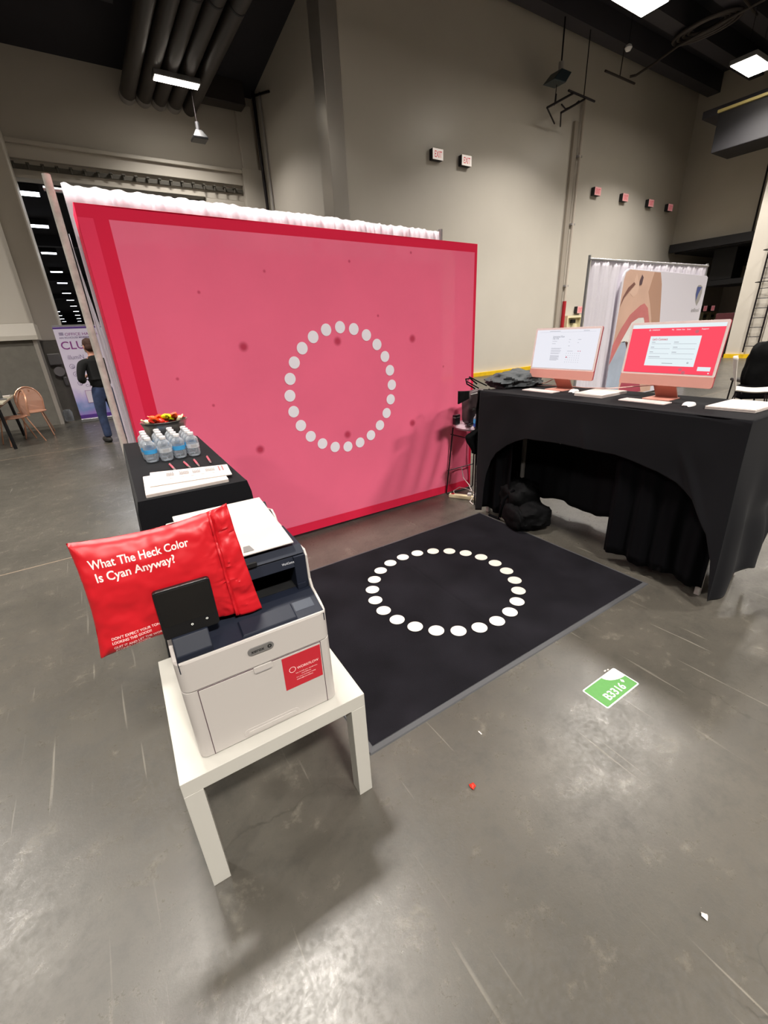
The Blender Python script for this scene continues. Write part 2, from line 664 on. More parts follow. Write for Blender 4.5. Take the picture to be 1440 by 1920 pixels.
struct('wall_pier_base', MB().box(-12, 11.5, 0, -.76, 12.5, 1.68).box(-12, 12.5, 0, -.26, 14.8, 1.66),
       M['cmu'], 'grey block dado of the pier', 'wall')
m = MB().prism([(11.42, 1.68), (12.5, 1.68), (12.5, 1.98), (11.5, 1.98), (11.42, 1.76)], -12, -.66,
               lambda p, q, a: (a, p, q))
struct('trim_5', m, M['wall2'], 'pale sloping ledge above the grey block dado', 'ledge')
struct('trim_6', MB().box(-.765, 11.485, 0, -.695, 12.2, 1.68), M['steel_col'],
       'pale corner guard on the grey block pier', 'corner guard', bevel=.004)
# ceiling
struct('ceiling', MB().box(-30, -14, 9.3, 40, 10.5, 9.5), M['ceiling'], 'dark hall ceiling', 'ceiling')
m = MB().add([(-12, 10.5, 8.25), (5.7, 10.5, 8.25), (5.7, 14.8, 7.62), (-12, 14.8, 7.62), (-12, 10.5, 9.5),
              (5.7, 10.5, 9.5), (5.7, 14.8, 9.5), (-12, 14.8, 9.5)],
             [(0, 3, 2, 1), (4, 5, 6, 7), (0, 1, 5, 4), (1, 2, 6, 5), (2, 3, 7, 6), (3, 0, 4, 7)])
struct('ceiling_low', m, M['ceiling'], 'lower dark ceiling above the header wall', 'ceiling')
k = 7
for y in (10.0, 8.75, 7.5, 6.25, 5.0, 3.75):
    struct('trim_%d' % k, MB().box(-30, y - .2, 8.75, 30, y + .2, 9.3), M['beam'],
           'dark ceiling beam, number %s from the beige wall' % ['one', 'two', 'three', 'four', 'five', 'six'][k - 7], 'beam')
    k += 1
struct('trim_13', MB().box(-12, 12.1, 7.6, 2.2, 12.35, 8.1), M['beam'], 'dark ceiling beam over the header wall side', 'beam')
# right side
struct('wall_right', MB().box(21.3, 7.05, 4.15, 21.6, 10.5, 9.4), M['wall'],
       'beige wall panel above the dark opening at the right', 'wall')
struct('wall_right_pier', MB().box(19.5, -14, 0, 21.6, 7.05, 9.4), M['wall2'],
       'beige pier wall at the far right', 'wall')
struct('wall_recess', MB().box(27.0, 3, 0, 27.3, 10.5, 9.4), M['wall'], 'beige wall deep inside the right opening', 'wall')
struct('trim_14', MB().box(21.05, 7.05, 3.86, 21.3, 10.45, 4.15), M['darkpaint'], 'dark lintel over the right opening', 'lintel')
struct('trim_15', MB().box(21.65, 7.05, 3.86, 27, 10.5, 4.05), M['darkpaint'], 'dark soffit inside the right opening', 'soffit')
struct('trim_16', MB().box(5.6, 10.40, 0, 19.4, 10.5, .11), M['yellow'], 'yellow kerb along the foot of the beige wall', 'kerb')
struct('trim_17', MB().box(19.42, -14, 0, 19.5, 7.05, .13), M['yellow'], 'yellow kerb along the foot of the right pier', 'kerb')
struct('trim_18', MB().box(19.44, 5.9, .0, 19.5, 6.05, 9.3), M['wall2'], 'raised edge strip on the right pier', 'trim')
# far hall
struct('wall_far_left', MB().box(-12, 15.1, 0, -11.7, 175, 8.6), M['darkpaint'], 'dark side wall of the far hall, left', 'wall')
struct('wall_far_right', MB().box(11, 15.1, 0, 11.3, 175, 8.6), M['darkpaint'], 'dark side wall of the far hall, right', 'wall')
struct('wall_far_end', MB().box(-12, 172, 0, 11, 172.3, 8.6), M['wall2'], 'pale end wall of the far hall', 'wall')
struct('ceiling_far', MB().box(-12, 15.1, 8.3, 11.3, 175, 8.6), M['ceiling'], 'dark ceiling of the far hall', 'ceiling')
m = MB()
for y in (24, 39.5, 59, 80):
    m.box(-11.7, y, 7.7, 11, y + .5, 8.3)
struct('trim_19', m, M['beam'], 'dark beams across the far hall ceiling', 'beam')
# back of the hall behind the viewer
struct('wall_rear', MB().box(-30, -14.3, 0, 40, -14, 9.4), M['wall2'], 'beige wall behind the viewer', 'wall')
struct('wall_far_west', MB().box(-30.3, -14, 0, -30, 15, 9.4), M['wall2'], 'beige wall at the far left of the hall', 'wall')


# ------------------------------------------------------------------ lamps
def lamp_light(parent, w, d, power):
    ld = bpy.data.lights.new('lamp_light', 'AREA')
    ld.shape = 'RECTANGLE'
    ld.size = w
    ld.size_y = d
    ld.energy = power
    ld.spread = radians(128)
    ld.color = (1.0, 0.95, 0.885)
    lo = bpy.data.objects.new('lamp_light', ld)
    COL.objects.link(lo)
    lo.parent = parent
    lo.location = (0, 0, -.012)
    return lo


def hall_lamp(loc, label, w, d, power, name='ceiling_lamp'):
    t = thing(name, label, 'ceiling lamp', loc, 0, 'bright rectangular hall lamps')
    MB().box(-w / 2 - .03, -d / 2 - .03, 0.004, w / 2 + .03, d / 2 + .03, .11).build('housing', M['alu'], t, bevel=.01)
    MB().box(-w / 2, -d / 2, -.006, w / 2, d / 2, .004).build('diffuser', M['lampface'], t)
    for s in (-1, 1):
        MB().tube([(s * w * .35, 0, .1), (s * w * .35, 0, 9.3 - loc[2] if loc[1] < 10.5 else 8 - loc[2] - .08)], .006, 6).build(
            'hanger', M['wire'], t)
    lamp_light(t, w, d, power)
    return t


LL = ['bright hall lamp high above the white side table, out of the frame',
      'bright hall lamp above the black carpet side, out of the frame',
      'bright hall lamp above the smile banner, out of the frame',
      'bright hall lamp over the far left aisle, out of the frame',
      'bright square hall lamp at the top edge, above the white ball',
      'bright square hall lamp at the far right beside the dark duct',
      'unseen hall lamp behind the viewer, boosted for front light, over the centre aisle',
      'unseen hall lamp behind the viewer, boosted for front light, over the right aisle',
      'unseen hall lamp behind the viewer, boosted for front light, over the left aisle',
      'unseen hall lamp behind the viewer, boosted for front light, at the far right',
      'bright hall lamp behind the white drape, out of the frame',
      'unseen hall lamp above the left aisle floor, added to brighten the pier']
for l, s in zip(HALL_LAMPS, LL):
    hall_lamp(l, s, 1.15, .55, LAMP_POWER * (2.5 if l[1] < 0 else 1))  # unseen row behind the viewer, boosted to light the display front
hall_lamp((3.30, 12.96, 6.86), 'bright strip lamp hanging in front of the round ducts', .92, .24, LAMP_POWER * .35)

far = [(-.27, 28.4), (-.25, 35.2), (-.2, 44.4), (-.1, 54.7), (.1, 63.8), (.25, 75.4), (.5, 86.3), (.78, 98.5),
       (1.06, 113), (1.25, 127), (1.45, 142), (1.6, 157), (-2.1, 113), (-2.15, 127), (-2.1, 142), (-2.0, 157)]
words = ['nearest', 'second', 'third', 'fourth', 'fifth', 'sixth', 'seventh', 'eighth', 'ninth', 'tenth', 'eleventh', 'farthest']
fl0 = None
for i, (x, y) in enumerate(far):
    row = 'main row' if i < 12 else 'short left row'
    w = words[i] if i < 12 else ['nearest', 'second', 'third', 'farthest'][i - 12]
    lab = 'rectangular far hall lamp, %s lamp of the %s seen through the opening' % (w, row)
    if fl0 is None:
        fl0 = thing('far_hall_lamp', lab, 'ceiling lamp', (x, y, 8.0), 0, 'far hall ceiling lamps')
        MB().box(-.50, -.38, 0.01, .50, .38, .28).build('housing', M['darkpaint'], fl0)
        MB().box(-.46, -.34, -.01, .46, .34, .01).build('diffuser', M['farlamp'], fl0)
    else:
        dup(fl0, (x, y, 8.0), 0, lab)
# one more lamp of the far hall peeking over the drape
dup(fl0, (1.02, 22.0, 8.0), 0, 'far hall lamp just above the top of the white drape')
for i, (x, y) in enumerate(((-.2, 22), (0, 44), (0.4, 75), (.8, 110))):
    ld = bpy.data.lights.new('far_hall_light', 'AREA')
    ld.shape = 'RECTANGLE'
    ld.size, ld.size_y, ld.energy, ld.color = 10, 3, 1500, (.95, .97, 1)
    lo = bpy.data.objects.new('far_hall_light', ld)
    COL.objects.link(lo)
    lo.location = (x, y, 7.6)

# ------------------------------------------------------------------ high things on walls and ceiling
def exit_sign(loc, label, face):
    t = thing('exit_sign', label, 'exit sign', loc, 0, 'exit signs on the beige wall')
    MB().box(-.17, -.13, -.115, .17, 0, .115).build('housing', M['darkpaint'], t, bevel=.008)
    MB().box(-.168, -.145, -.112, .168, -.13, .112).build('face_plate', face, t, bevel=.006)
    m = MB()
    text(m, 'EXIT', .19, lambda u, v: (u, -.147, v - .068), .012, 'CENTER', width=.235)
    m.build('lettering', M['exitred'], t, solid=.002)
    return t


e0 = exit_sign((8.72, 10.5, 5.53), 'white exit sign with red letters, left of the pair above the display', M['exitface'])
dup(e0, (9.70, 10.5, 5.52), 0, 'white exit sign with red letters, right of the pair above the display')
pinkface = mat('pink_exit_face', (214, 160, 158), .5, emit=((226, 150, 150), .3))
e1 = exit_sign((15.6, 10.5, 5.42), 'pink faced exit sign nearest right of the wall pipes', pinkface)
dup(e1, (17.26, 10.5, 5.4), 0, 'pink faced exit sign, second right of the wall pipes')
dup(e1, (18.98, 10.5, 5.38), 0, 'pink faced exit sign, third right of the wall pipes')
dup(e1, (20.4, 10.5, 5.36), 0, 'pink faced exit sign nearest the wall corner')
dup(e1, (15.40, 10.5, 1.86), 0, 'low pink exit sign above the cream wall cabinets')
dup(e1, (25.2, 10.5, 1.74), 0, 'low exit sign in the right opening, left of two')
dup(e1, (26.0, 10.5, 1.74), 0, 'low exit sign in the right opening, right of two')


def cabinet(loc, w, label):
    t = thing('wall_cabinet', label, 'wall cabinet', loc, 0, 'cream wall cabinets')
    m = MB()
    m.box(0, -.14, 1.60, w, 0, 1.68).box(0, -.14, .9, w, 0, .98)
    m.box(0, -.14, .98, .06, 0, 1.6).box(w - .06, -.14, .98, w, 0, 1.6)
    m.build('frame', M['cream'], t, bevel=.008)
    MB().box(.06, -.03, .98, w - .06, -.01, 1.6).build('back_panel', M['cream'], t)
    MB().box(w * .35, -.12, 1.43, w * .62, -.03, 1.55).build('handle', M['black'], t, bevel=.02)
    return t


cabinet((14.64, 10.45, 0), .84, 'cream wall cabinet just right of the red pipe')
cabinet((15.52, 10.45, 0), .84, 'cream wall cabinet under the low pink exit sign')
cabinet((25.0, 10.45, -.1), .7, 'cream wall cabinet in the right opening, left of two')
cabinet((25.8, 10.45, -.1), .7, 'cream wall cabinet in the right opening, right of two')

t = thing('wall_pipe', 'pale vertical pipe with a red lower sleeve on the beige wall', 'pipe', (14.50, 10.41, 0))
MB().tube([(0, 0, 0), (0, 0, 7.6)], .045, 10).build('pipe', M['pipe'], t, smooth=True)
MB().tube([(0, -.005, 0), (0, -.005, 2.15)], .062, 12).build('red_sleeve', M['redpipe'], t, smooth=True)
for z in (2.6, 4.4, 6.2):
    MB().box(-.09, -.03, z, .09, .08, z + .05).build('clamp', M['grey'], t)
t = thing('wall_channel', 'grey flat cable channel left of the pale pipe on the beige wall', 'cable channel', (14.22, 10.46, 0))
MB().box(-.08, -.04, 0, .12, .04, 7.05).build('channel', mat('channel_grey', (158, 149, 137), .5), t, bevel=.01)
tag(MB().tube([(5.60, 14.35, 0), (5.60, 14.35, 7.6)], .045, 10).build('drain_pipe', M['wire'], smooth=True),
    'thick dark vertical pipe beside the header wall pilaster', 'pipe')
tag(MB().tube([(5.45, 14.72, 5.95), (5.45, 14.72, 7.65)], .02, 8).build('thin_pipe', M['wire'], smooth=True),
    'thin dark vertical pipe standing above the pilaster', 'pipe')
tag(MB().tube([(5.66, 14.05, 0), (5.66, 14.05, 7.5)], .022, 8).build('thin_pipe', M['grey'], smooth=True),
    'thin grey vertical pipe on the side wall', 'pipe')
tag(MB().tube([(5.66, 14.4, 7.55), (5.66, 13.4, 7.28)], .03, 8).build('pipe_arm', M['wire'], smooth=True),
    'short dark arm high on the side wall', 'pipe')
tag(MB().box(4.2, 14.2, 7.2, 5.3, 14.6, 7.72).build('duct_box', M['duct'], bevel=.02),
    'dark box duct high at the header wall corner', 'duct')

# round ducts
dnames = ['first from the left', 'second from the left', 'third from the left', 'fourth from the left', 'rightmost']
for i, x in enumerate((2.50, 2.86, 3.21, 3.57, 3.96)):
    t = thing('round_duct', 'dark round ceiling duct running to the header wall, %s' % dnames[i], 'duct', (x, 0, 7.12), 0,
              'round ducts under the ceiling')
    m = MB().tube([(0, 3.0, 0), (0, 14.79, 0)], .166, 20)
    m.build('duct', M['duct'], t, smooth=True)
    if i < 4:
        m = MB().tube([(0, 14.55, 0), (0, 14.79, 0)], .174, 20)
        m.build('collar', M['grey'], t, smooth=True)
    m = MB()
    for y in (4.5, 6.5, 8.5, 10.3):
        MB().tube([(0, y, 0), (0, y + .05, 0)], .172, 20).build('band', M['darkpaint'], t, smooth=True)

t = thing('hanging_speaker', 'small black pyramid speaker hanging near the round ducts', 'speaker', (3.68, 13.3, 5.97))
MB().ring([[(-.17, -.17, 0), (.17, -.17, 0), (.17, .17, 0), (-.17, .17, 0)],
           [(-.17, -.17, .04), (.17, -.17, .04), (.17, .17, .04), (-.17, .17, .04)],
           [(-.07, -.07, .2), (.07, -.07, .2), (.07, .07, .2), (-.07, .07, .2)]]).build('horn', M['black'], t, bevel=.01)
MB().tube([(0, 0, .18), (0, 0, .36)], .045, 10).build('driver', M['darkpaint'], t, smooth=True)
MB().tube([(0, 0, .36), (0, 0, 1.78)], .006, 6).build('cord', M['wire'], t)

# projector with its rod frame
t = thing('ceiling_projector', 'dark flat projector hanging near the wall pipes', 'projector', (12.48, 9.9, 7.45))
MB().prism([(-.36, -.08), (.14, -.06), (.36, .2), (-.06, .2)], -.18, .18, lambda p, q, a: (p, a, q)).build(
    'body', mat('projector_body', (40, 52, 58), .4), t, bevel=.015)
MB().tube([(.12, 0, .18), (.12, 0, .42)], .07, 12).build('mount', M['pwhite'], t, smooth=True)
MB().tube([(.12, 0, .42), (.12, 0, 1.85)], .02, 8).build('pole', M['wire'], t)
MB().tube([(0, 0, -.05), (.1, .1, -.45)], .012, 6).build('cable', M['wire'], t)
A, B, C_, D = (12.16, 9.9, 6.85), (13.22, 9.9, 7.34), (14.22, 9.9, 7.33), (12.76, 9.9, 6.84)
m = MB()
m.tube([A, B], .028, 8).tube([D, (13.75, 9.9, 7.3)], .028, 8).tube([(13.0, 9.9, 7.36), C_], .028, 8)
m.tube([A, (12.9, 10.2, 6.72)], .02, 8).tube([D, (13.3, 10.3, 6.75)], .02, 8)
m.tube([(12.75, 9.9, 7.02), (13.0, 9.95, 6.98), (13.3, 9.95, 7.08), (13.5, 9.9, 7.22)], .018, 8)
m.tube([(13.7, 9.9, 7.36), (13.7, 9.9, 8.8)], .014, 6).tube([(12.5, 9.9, 7.02), (12.5, 9.9, 7.2)], .014, 6)
tag(m.build('rod_frame', M['wire'], smooth=True), 'dark metal rod frame hanging beside the wall pipes', 'frame')

m = MB().tube([(16.57, 10.38, 8.5), (16.67, 10.24, 8.5), (16.62, 9.68, 8.55), (16.42, 8.95, 8.6), (16.42, 8.40, 8.62),
               (16.38, 7.76, 8.62), (16.34, 7.20, 8.62), (16.3, 6.2, 8.62)], .035, 8)
m.tube([(14.56, 9.9, 8.07), (16.1, 9.9, 8.07)], .03, 8).tube([(15.3, 9.9, 8.07), (15.35, 9.9, 8.75)], .015, 6)
m.tube([(16.9, 7.25, 8.62), (15.8, 7.15, 8.62)], .03, 8)
tag(m.build('conduit', M['duct'], smooth=True), 'grey curved conduit under the dark ceiling at the upper right', 'conduit')
t = thing('cable_coil', 'large dark coil of hose hung flat under the ceiling', 'coil', (16.35, 8.2, 8.66))
for k, r in enumerate((.82, .70, .56, .44)):
    MB().tube([(.55 * r * cos(a * pi / 16), r * sin(a * pi / 16), .02 * k) for a in range(33)], .04, 8, caps=False).build(
        'loop', M['duct'], t, smooth=True)
t = thing('hanging_ball', 'small white ball hanging below the dark ceiling', 'sensor', (12.83, 8.17, 7.5))
MB().lathe([(.001, -.07), (.05, -.055), (.085, 0), (.06, .05), (.02, .075)], n=16).build('ball', M['cap'], t, smooth=True)
MB().tube([(0, 0, .07), (0, 0, 1.8)], .006, 6).build('cord', M['wire'], t)

t = thing('air_duct', 'large dark rectangular air duct along the right wall', 'duct', (0, 0, 0))
MB().box(18.3, -4, 6.2, 19.5, 8.35, 7.25).build('duct', M['darkpaint'], t, bevel=.02)
MB().box(18.22, -4, 7.2, 18.34, 8.35, 7.27).build('lip', mat('lit_edge_yellow', (196, 180, 120), .4), t)  # light on the duct's top edge, put into the lip colour
MB().box(18.5, -4, 7.25, 19.5, 8.9, 7.45).build('shelf', M['beam'], t)

# things in the right opening
t = thing('door_motor', 'dark boxy door motor hanging in the right opening', 'door motor', (22.3, 9.0, 0))
MB().box(0, -.5, 2.75, .9, .3, 3.9).build('housing', M['darkpaint'], t, bevel=.02)
MB().box(.9, -1.0, 3.3, 2.2, -.1, 3.9).build('drum', mat('dark_blue_steel', (34, 38, 52), .5), t, bevel=.02)
MB().box(-.05, -1.3, 2.55, 2.3, .4, 2.75).build('bracket', M['darkpaint'], t, bevel=.02)
t = thing('equipment_cabinet', 'dark cabinet with a maroon top beside the right pier', 'cabinet', (19.9, 7.35, 0))
MB().box(-.3, -.25, 0, .3, .3, 1.2).build('body', M['black'], t, bevel=.01)
MB().box(-.31, -.26, 1.2, .31, .31, 1.5).build('top_panel', mat('maroon', (70, 26, 32), .5), t, bevel=.01)
t = thing('wall_ladder', 'dark steel ladder fixed to the right pier', 'ladder', (19.38, 6.3, 0))
for s, n in ((-.19, 'rail'), (.19, 'rail')):
    MB().box(-.02, s - .02, .2, .02, s + .02, 5.4).build(n, M['wire'], t)
for i in range(17):
    MB().tube([(0, -.19, .4 + i * .3), (0, .19, .4 + i * .3)], .013, 6).build('rung', M['wire'], t)
for z in (2.38, 3.3, 4.2):
    MB().tube([(0, .19, z), (-.35, .22, z), (-.5, 0, z), (-.35, -.22, z), (0, -.19, z)], .014, 6).build('hoop', M['wire'], t)
tag(MB().tube([(21.2, 7.75, 4.15), (21.2, 7.75, 9.2)], .03, 8).build('thin_pipe', M['wire'], smooth=True),
    'thin dark pipe down the beige wall above the right opening', 'pipe')

# ------------------------------------------------------------------ pink display wall
t = thing('display_backdrop', 'large pink fabric display wall with a ring of white dots', 'display', (0, 0, 0))
X0, X1, ZT0, ZT1 = .152, 2.968, 2.185, 2.138


def bd(u, v, dy=0.0):
    x = X0 + (X1 - X0) * u
    zt = ZT0 + (ZT1 - ZT0) * u
    zb = .045 * (1 - u) + .004
    z = zb + (zt - zb) * v
    edge = smoothstep(0, .10, v) * smoothstep(0, .04, u) * smoothstep(0, .04, 1 - u)
    low = (1 - smoothstep(.05, .55, v)) * smoothstep(.55, .9, u)
    y = 3.02 + .010 * nz(x * 1.3, z * 1.1, 3) * edge + low * .012 * sin((x * 1.0 - z * .35) * 34) * edge
    y += -.006 * smoothstep(.0, .5, sin(pi * u)) * 0
    return (x, y + dy, z)


def slot(u, v):
    x = X0 + (X1 - X0) * u
    z = v * 2.15
    if z > 2.085 or z < .075 or x > X1 - .028 or (X0 + .075 < x < X0 + .145):
        return 1
    return 2 if x < X0 + .075 else 0


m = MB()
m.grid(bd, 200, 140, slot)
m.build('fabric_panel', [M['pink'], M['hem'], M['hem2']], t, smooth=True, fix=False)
m = MB()
for (xa, za) in ((X0, ZT0), (X1, ZT1)):
    m.grid(lambda u, v: (xa, 3.02 + .27 * u, .03 + (za - .03) * v), 6, 20)
m.grid(lambda u, v: (X0 + (X1 - X0) * u, 3.02 + .27 * v, ZT0 + (ZT1 - ZT0) * u), 30, 4)
m.build('fabric_return', M['hem'], t, smooth=True, solid=.002)
m = MB()
for k in range(24):
    a = -.017 - k * 2 * pi / 24 + pi / 2
    disc(m, lambda x, z: (x, bd((x - X0) / (X1 - X0), z / 2.16)[1] - .003, z), 1.6065 + .4435 * cos(a),
         1.1087 + .4435 * sin(a), .0415, 28)
m.build('printed_dot_ring', M['fdot'], t)
nodes = [(x, z) for x in (.20, .889, 1.595, 2.262, 2.93) for z in (.06, .765, 1.452, 2.10)]
m = MB()
for x in (.889, 1.595, 2.262):
    for z in (.765, 1.452):
        m.lathe([(.004, -.022), (.02, -.016), (.03, 0), (.02, .016), (.004, .022)], (x, 3.062, z), 12)
for x, z in nodes:
    m.lathe([(.01, -.03), (.03, -.02), (.03, .02), (.01, .03)], (x, 3.25, z), 10)
m.build('frame_hub', M['darkalu'], t, smooth=True)
m = MB()
xs, zs = (.20, .889, 1.595, 2.262, 2.93), (.06, .765, 1.452, 2.10)
for i in range(4):
    for j in range(3):
        m.tube([(xs[i], 3.08, zs[j]), (xs[i + 1], 3.24, zs[j + 1])], .007, 6)
        m.tube([(xs[i + 1], 3.08, zs[j]), (xs[i], 3.24, zs[j + 1])], .007, 6)
for i in range(5):
    m.tube([(xs[i], 3.24, .02), (xs[i], 3.24, 2.1)], .008, 6)
m.build('folding_frame', M['alu'], t, smooth=True)
m = MB()
for x in xs:
    m.lathe([(.03, 0), (.03, .012), (.012, .02), (.012, .06)], (x, 3.2, 0), 10)
m.build('foot', M['black'], t)


# ------------------------------------------------------------------ white pipe and drape behind
def drape_mesh(x0, x1, y, z0, z1, amp, freq, ztop=None, seed=0.0, ny=1.0):
    def f(u, v):
        x = x0 + (x1 - x0) * u
        zt = z1 + ((ztop or z1) - z1) * u
        z = z0 + (zt - z0) * v
        top = smoothstep(.9, 1, v)
        g = amp * (sin(x * freq + 3 * nz(x * 1.5, seed)) * .7 + .5 * sin(x * freq * 2.3 + 1 + seed)) * (1 - .85 * top)
        g += .5 * amp * nz(x * 3, z * 1.2, seed)
        g += top * .004 * nz(x * 60, seed)
        z += top * .010 * nz(x * 28, 7.7 + seed)
        g += top * .004 * sin(x * 140 + 6 * nz(x * 5, seed))
        return (x, y + g * ny, z)
    return f


t = thing('white_drape', 'white gathered pipe and drape behind the pink display', 'drape', (0, 0, 0))
MB().grid(drape_mesh(.137, 2.885, 3.42, .02, 2.36, .022, 30, 2.295), 320, 24).build('curtain', M['drape'], t, smooth=True, solid=.003)
MB().tube([(.05, 3.45, 2.335), (2.915, 3.45, 2.268)], .012, 10).build('crossbar', M['alu'], t, smooth=True)
MB().tube([(2.905, 3.42, 0), (2.905, 3.42, 2.31)], .02, 12).build('upright', M['alu'], t, smooth=True)
MB().box(2.75, 3.27, 0, 3.05, 3.57, .008).build('base_plate', M['alu'], t)
t = thing('drape_upright', 'pale mottled upright pole at the left end of the white drape', 'pole', (.083, 3.44, 0))
MB().tube([(-.002, 0, 0), (-.002, 0, 2.40)], .021, 16).build('pole', mat('mottled_pole', (206, 200, 192), .35, var=(22, .18)), t, smooth=True)
MB().box(-.13, -.1, 0, .12, .15, .01).build('base_plate', M['alu'], t, bevel=.003)
t = thing('side_drape', 'narrow white drape strip beside the mottled pole', 'drape', (0, 0, 0))
MB().grid(lambda u, v: (.106 + .045 * u * (1 - smoothstep(.55, 1.0, v)) + .004, 3.45 + .012 * sin(u * 9),
                        .02 + 2.1 * v), 10, 30).build('curtain', M['drape'], t, smooth=True, solid=.004)

# ------------------------------------------------------------------ carpet
t = thing('carpet', 'black rectangular carpet with a printed ring of white dots', 'carpet', (1.5462, 1.7547, 0), -.0077)
HW, HL = 1.0036, .724
m = MB()
m.grid(lambda u, v: (-HW + .025 + (2 * HW - .05) * u, -HL + .025 + (2 * HL - .05) * v,
                     .011 + .0012 * nz(u * 8, v * 6) - .002 * math.exp(-((u - .47 - .02 * v) / .004) ** 2) * 1), 220, 60)
m.build('pile', M['carpet'], t, smooth=True)
m = MB()
m.ring([[(-HW, -HL, 0), (HW, -HL, 0), (HW, HL, 0), (-HW, HL, 0)],
        [(-HW + .004, -HL + .004, .005), (HW - .004, -HL + .004, .005), (HW - .004, HL - .004, .005), (-HW + .004, HL - .004, .005)],
        [(-HW + .022, -HL + .022, .0085), (HW - .022, -HL + .022, .0085), (HW - .022, HL - .022, .0085), (-HW + .022, HL - .022, .0085)]])
m.build('rubber_edge', M['rubber'], t)
m = MB()
for k in range(24):
    a = -.539 + .0077 - k * 2 * pi / 24 + pi / 2
    disc(m, lambda x, y: (x, y, .0145), -.0092 + .453 * cos(a), .0122 + .453 * sin(a), .0425, 28)
m.build('printed_dot_ring', M['dot'], t)

# ------------------------------------------------------------------ floor sticker
t = thing('floor_sticker', 'green and white booth number sticker on the concrete floor', 'sticker', (1.469, .638, 0), -.012)
MB().prism(rrect(0, 0, .240, .121, .008), 0, .0012, lambda p, q, a: (p, q, a)).build('white_backing', M['swhite'], t)
MB().prism(rrect(.005, .005, .235, .116, .006), .0012, .0018, lambda p, q, a: (p, q, a)).build('green_field', M['green'], t)
m = MB()
m.add([(.236, .117, .0022)] + [(.236 - .100 * cos(a * pi / 24), .117 - .054 * sin(a * pi / 24), .0022) for a in range(13)],
      [tuple(range(14))])
m.build('white_corner', M['swhite'], t)
m = MB()
text(m, 'B3316', .052, lambda u, v: (.044 + u, .020 + v * .98, .0024), .012, width=.127)
m.add([(.195 - .008, .052, .0024), (.195, .042, .0024), (.203, .052, .0024), (.195, .063, .0024)], [(0, 1, 2, 3)])
m.build('lettering', M['swhite'], t)
m = MB()
text(m, 'convention', .012, lambda u, v: (.168 + u, .094 + v, .0026), .0, width=.052)
m.tube([(.170, .086, .0026), (.185, .080, .0026), (.2, .082, .0026)], .0006, 4)
m.build('small_mark', M['grey'], t)

# debris
m = MB().lathe([(.001, 0), (.009, .002), (.011, .008), (.006, .014), (.001, .016)], (0, 0, 0), 9,
               wob=lambda k, n: 1 + .25 * sin(k * 2.4))
tag(m.build('candy_wrapper_scrap', M['redwrap'], smooth=True, loc=(.769, .722, 0)),
    'tiny red wrapper scrap on the bare concrete floor', 'scrap')
m = MB().grid(lambda u, v: (.024 * u - .004 * v, .014 * v + .01 * u, .002 + .006 * sin(u * 5 + v)), 6, 3)
tag(m.build('foil_scrap', M['paper'], solid=.0008, loc=(1.022, .088, 0)),
    'tiny white and dark scrap near the bottom right of the floor', 'scrap')
m = MB().box(.0, 0, 0, .004, .018, .0012)
tag(m.build('paper_speck', M['paper'], loc=(.95, .858, 0)), 'tiny white speck below the carpet edge', 'scrap')
m = MB().box(0, 0, 0, .012, .006, .002).box(.02, -.003, 0, .028, .002, .002)
tag(m.build('paper_crumbs', M['paper'], loc=(1.655, .765, 0)), 'white paper crumbs just behind the green sticker', 'scrap')

# ------------------------------------------------------------------ white side table
RT = -.0356
t = thing('side_table', 'white square side table carrying the printer', 'table', (-.0738, .9474, 0), RT)
MB().box(0, 0, .40, .55, .55, .45).build('tabletop', M['white'], t, bevel=.0015)
for x in (0, .50):
    for y in (0, .50):
        MB().box(x, y, 0, x + .05, y + .05, .40).build('leg', M['white'], t, bevel=.0012)

# ------------------------------------------------------------------ printer
t = thing('laser_printer', 'white and navy office laser printer on the white side table', 'printer', (-.009, .987, .45), -.0471)
PW, PD = .410, .50
# lower body with rounded front corners
MB().prism(rrect(0, 0, PW, PD, .022, 5), .004, .236, lambda p, q, a: (p, q, a)).build('lower_body', M['pwhite'], t, smooth=30, bevel=.0015)
fl = lambda p, q, a: (p, q, a)
MB().prism(rrect(.03, .03, PW - .03, PD - .03, .01), 0, .005, fl).build('base', M['black'], t)
# upper white shell: front band + thin side rims following the profile
m = MB()
m.prism(rrect(0, -.003, PW, .06, .026, 5), .2385, .330, fl)
m.build('front_band', M['pwhite'], t, smooth=30, bevel=.002)
prof = [(.02, .2385), (.02, .331), (.045, .344), (.092, .362), (.106, .386), (.112, .462), (.124, .479), (.250, .474),
        (.385, .474), (.400, .492), (.43, .505), (.49, .49), (.50, .46), (.50, .2385)]
for x0, x1 in ((0, .012), (PW - .008, PW)):
    MB().prism(prof, x0, x1, lambda p, q, a: (a, p, q)).build('side_shell', M['pwhite'], t, bevel=.003, seg=3)
MB().prism([(-.003, .329), (.003, .329), (.003, .3345), (-.001, .3345)], .012, PW - .008, lambda p, q, a: (a, p, q)).build(
    'front_rim', M['pwhite'], t, bevel=.001)
# navy top tray
m = MB()
m.prism([(.001, .300), (.001, .3335), (.045, .3455), (.092, .361), (.13, .361), (.13, .300)], .010, PW - .009, lambda p, q, a: (a, p, q))
m.build('output_tray', M['navy'], t, bevel=.0015)
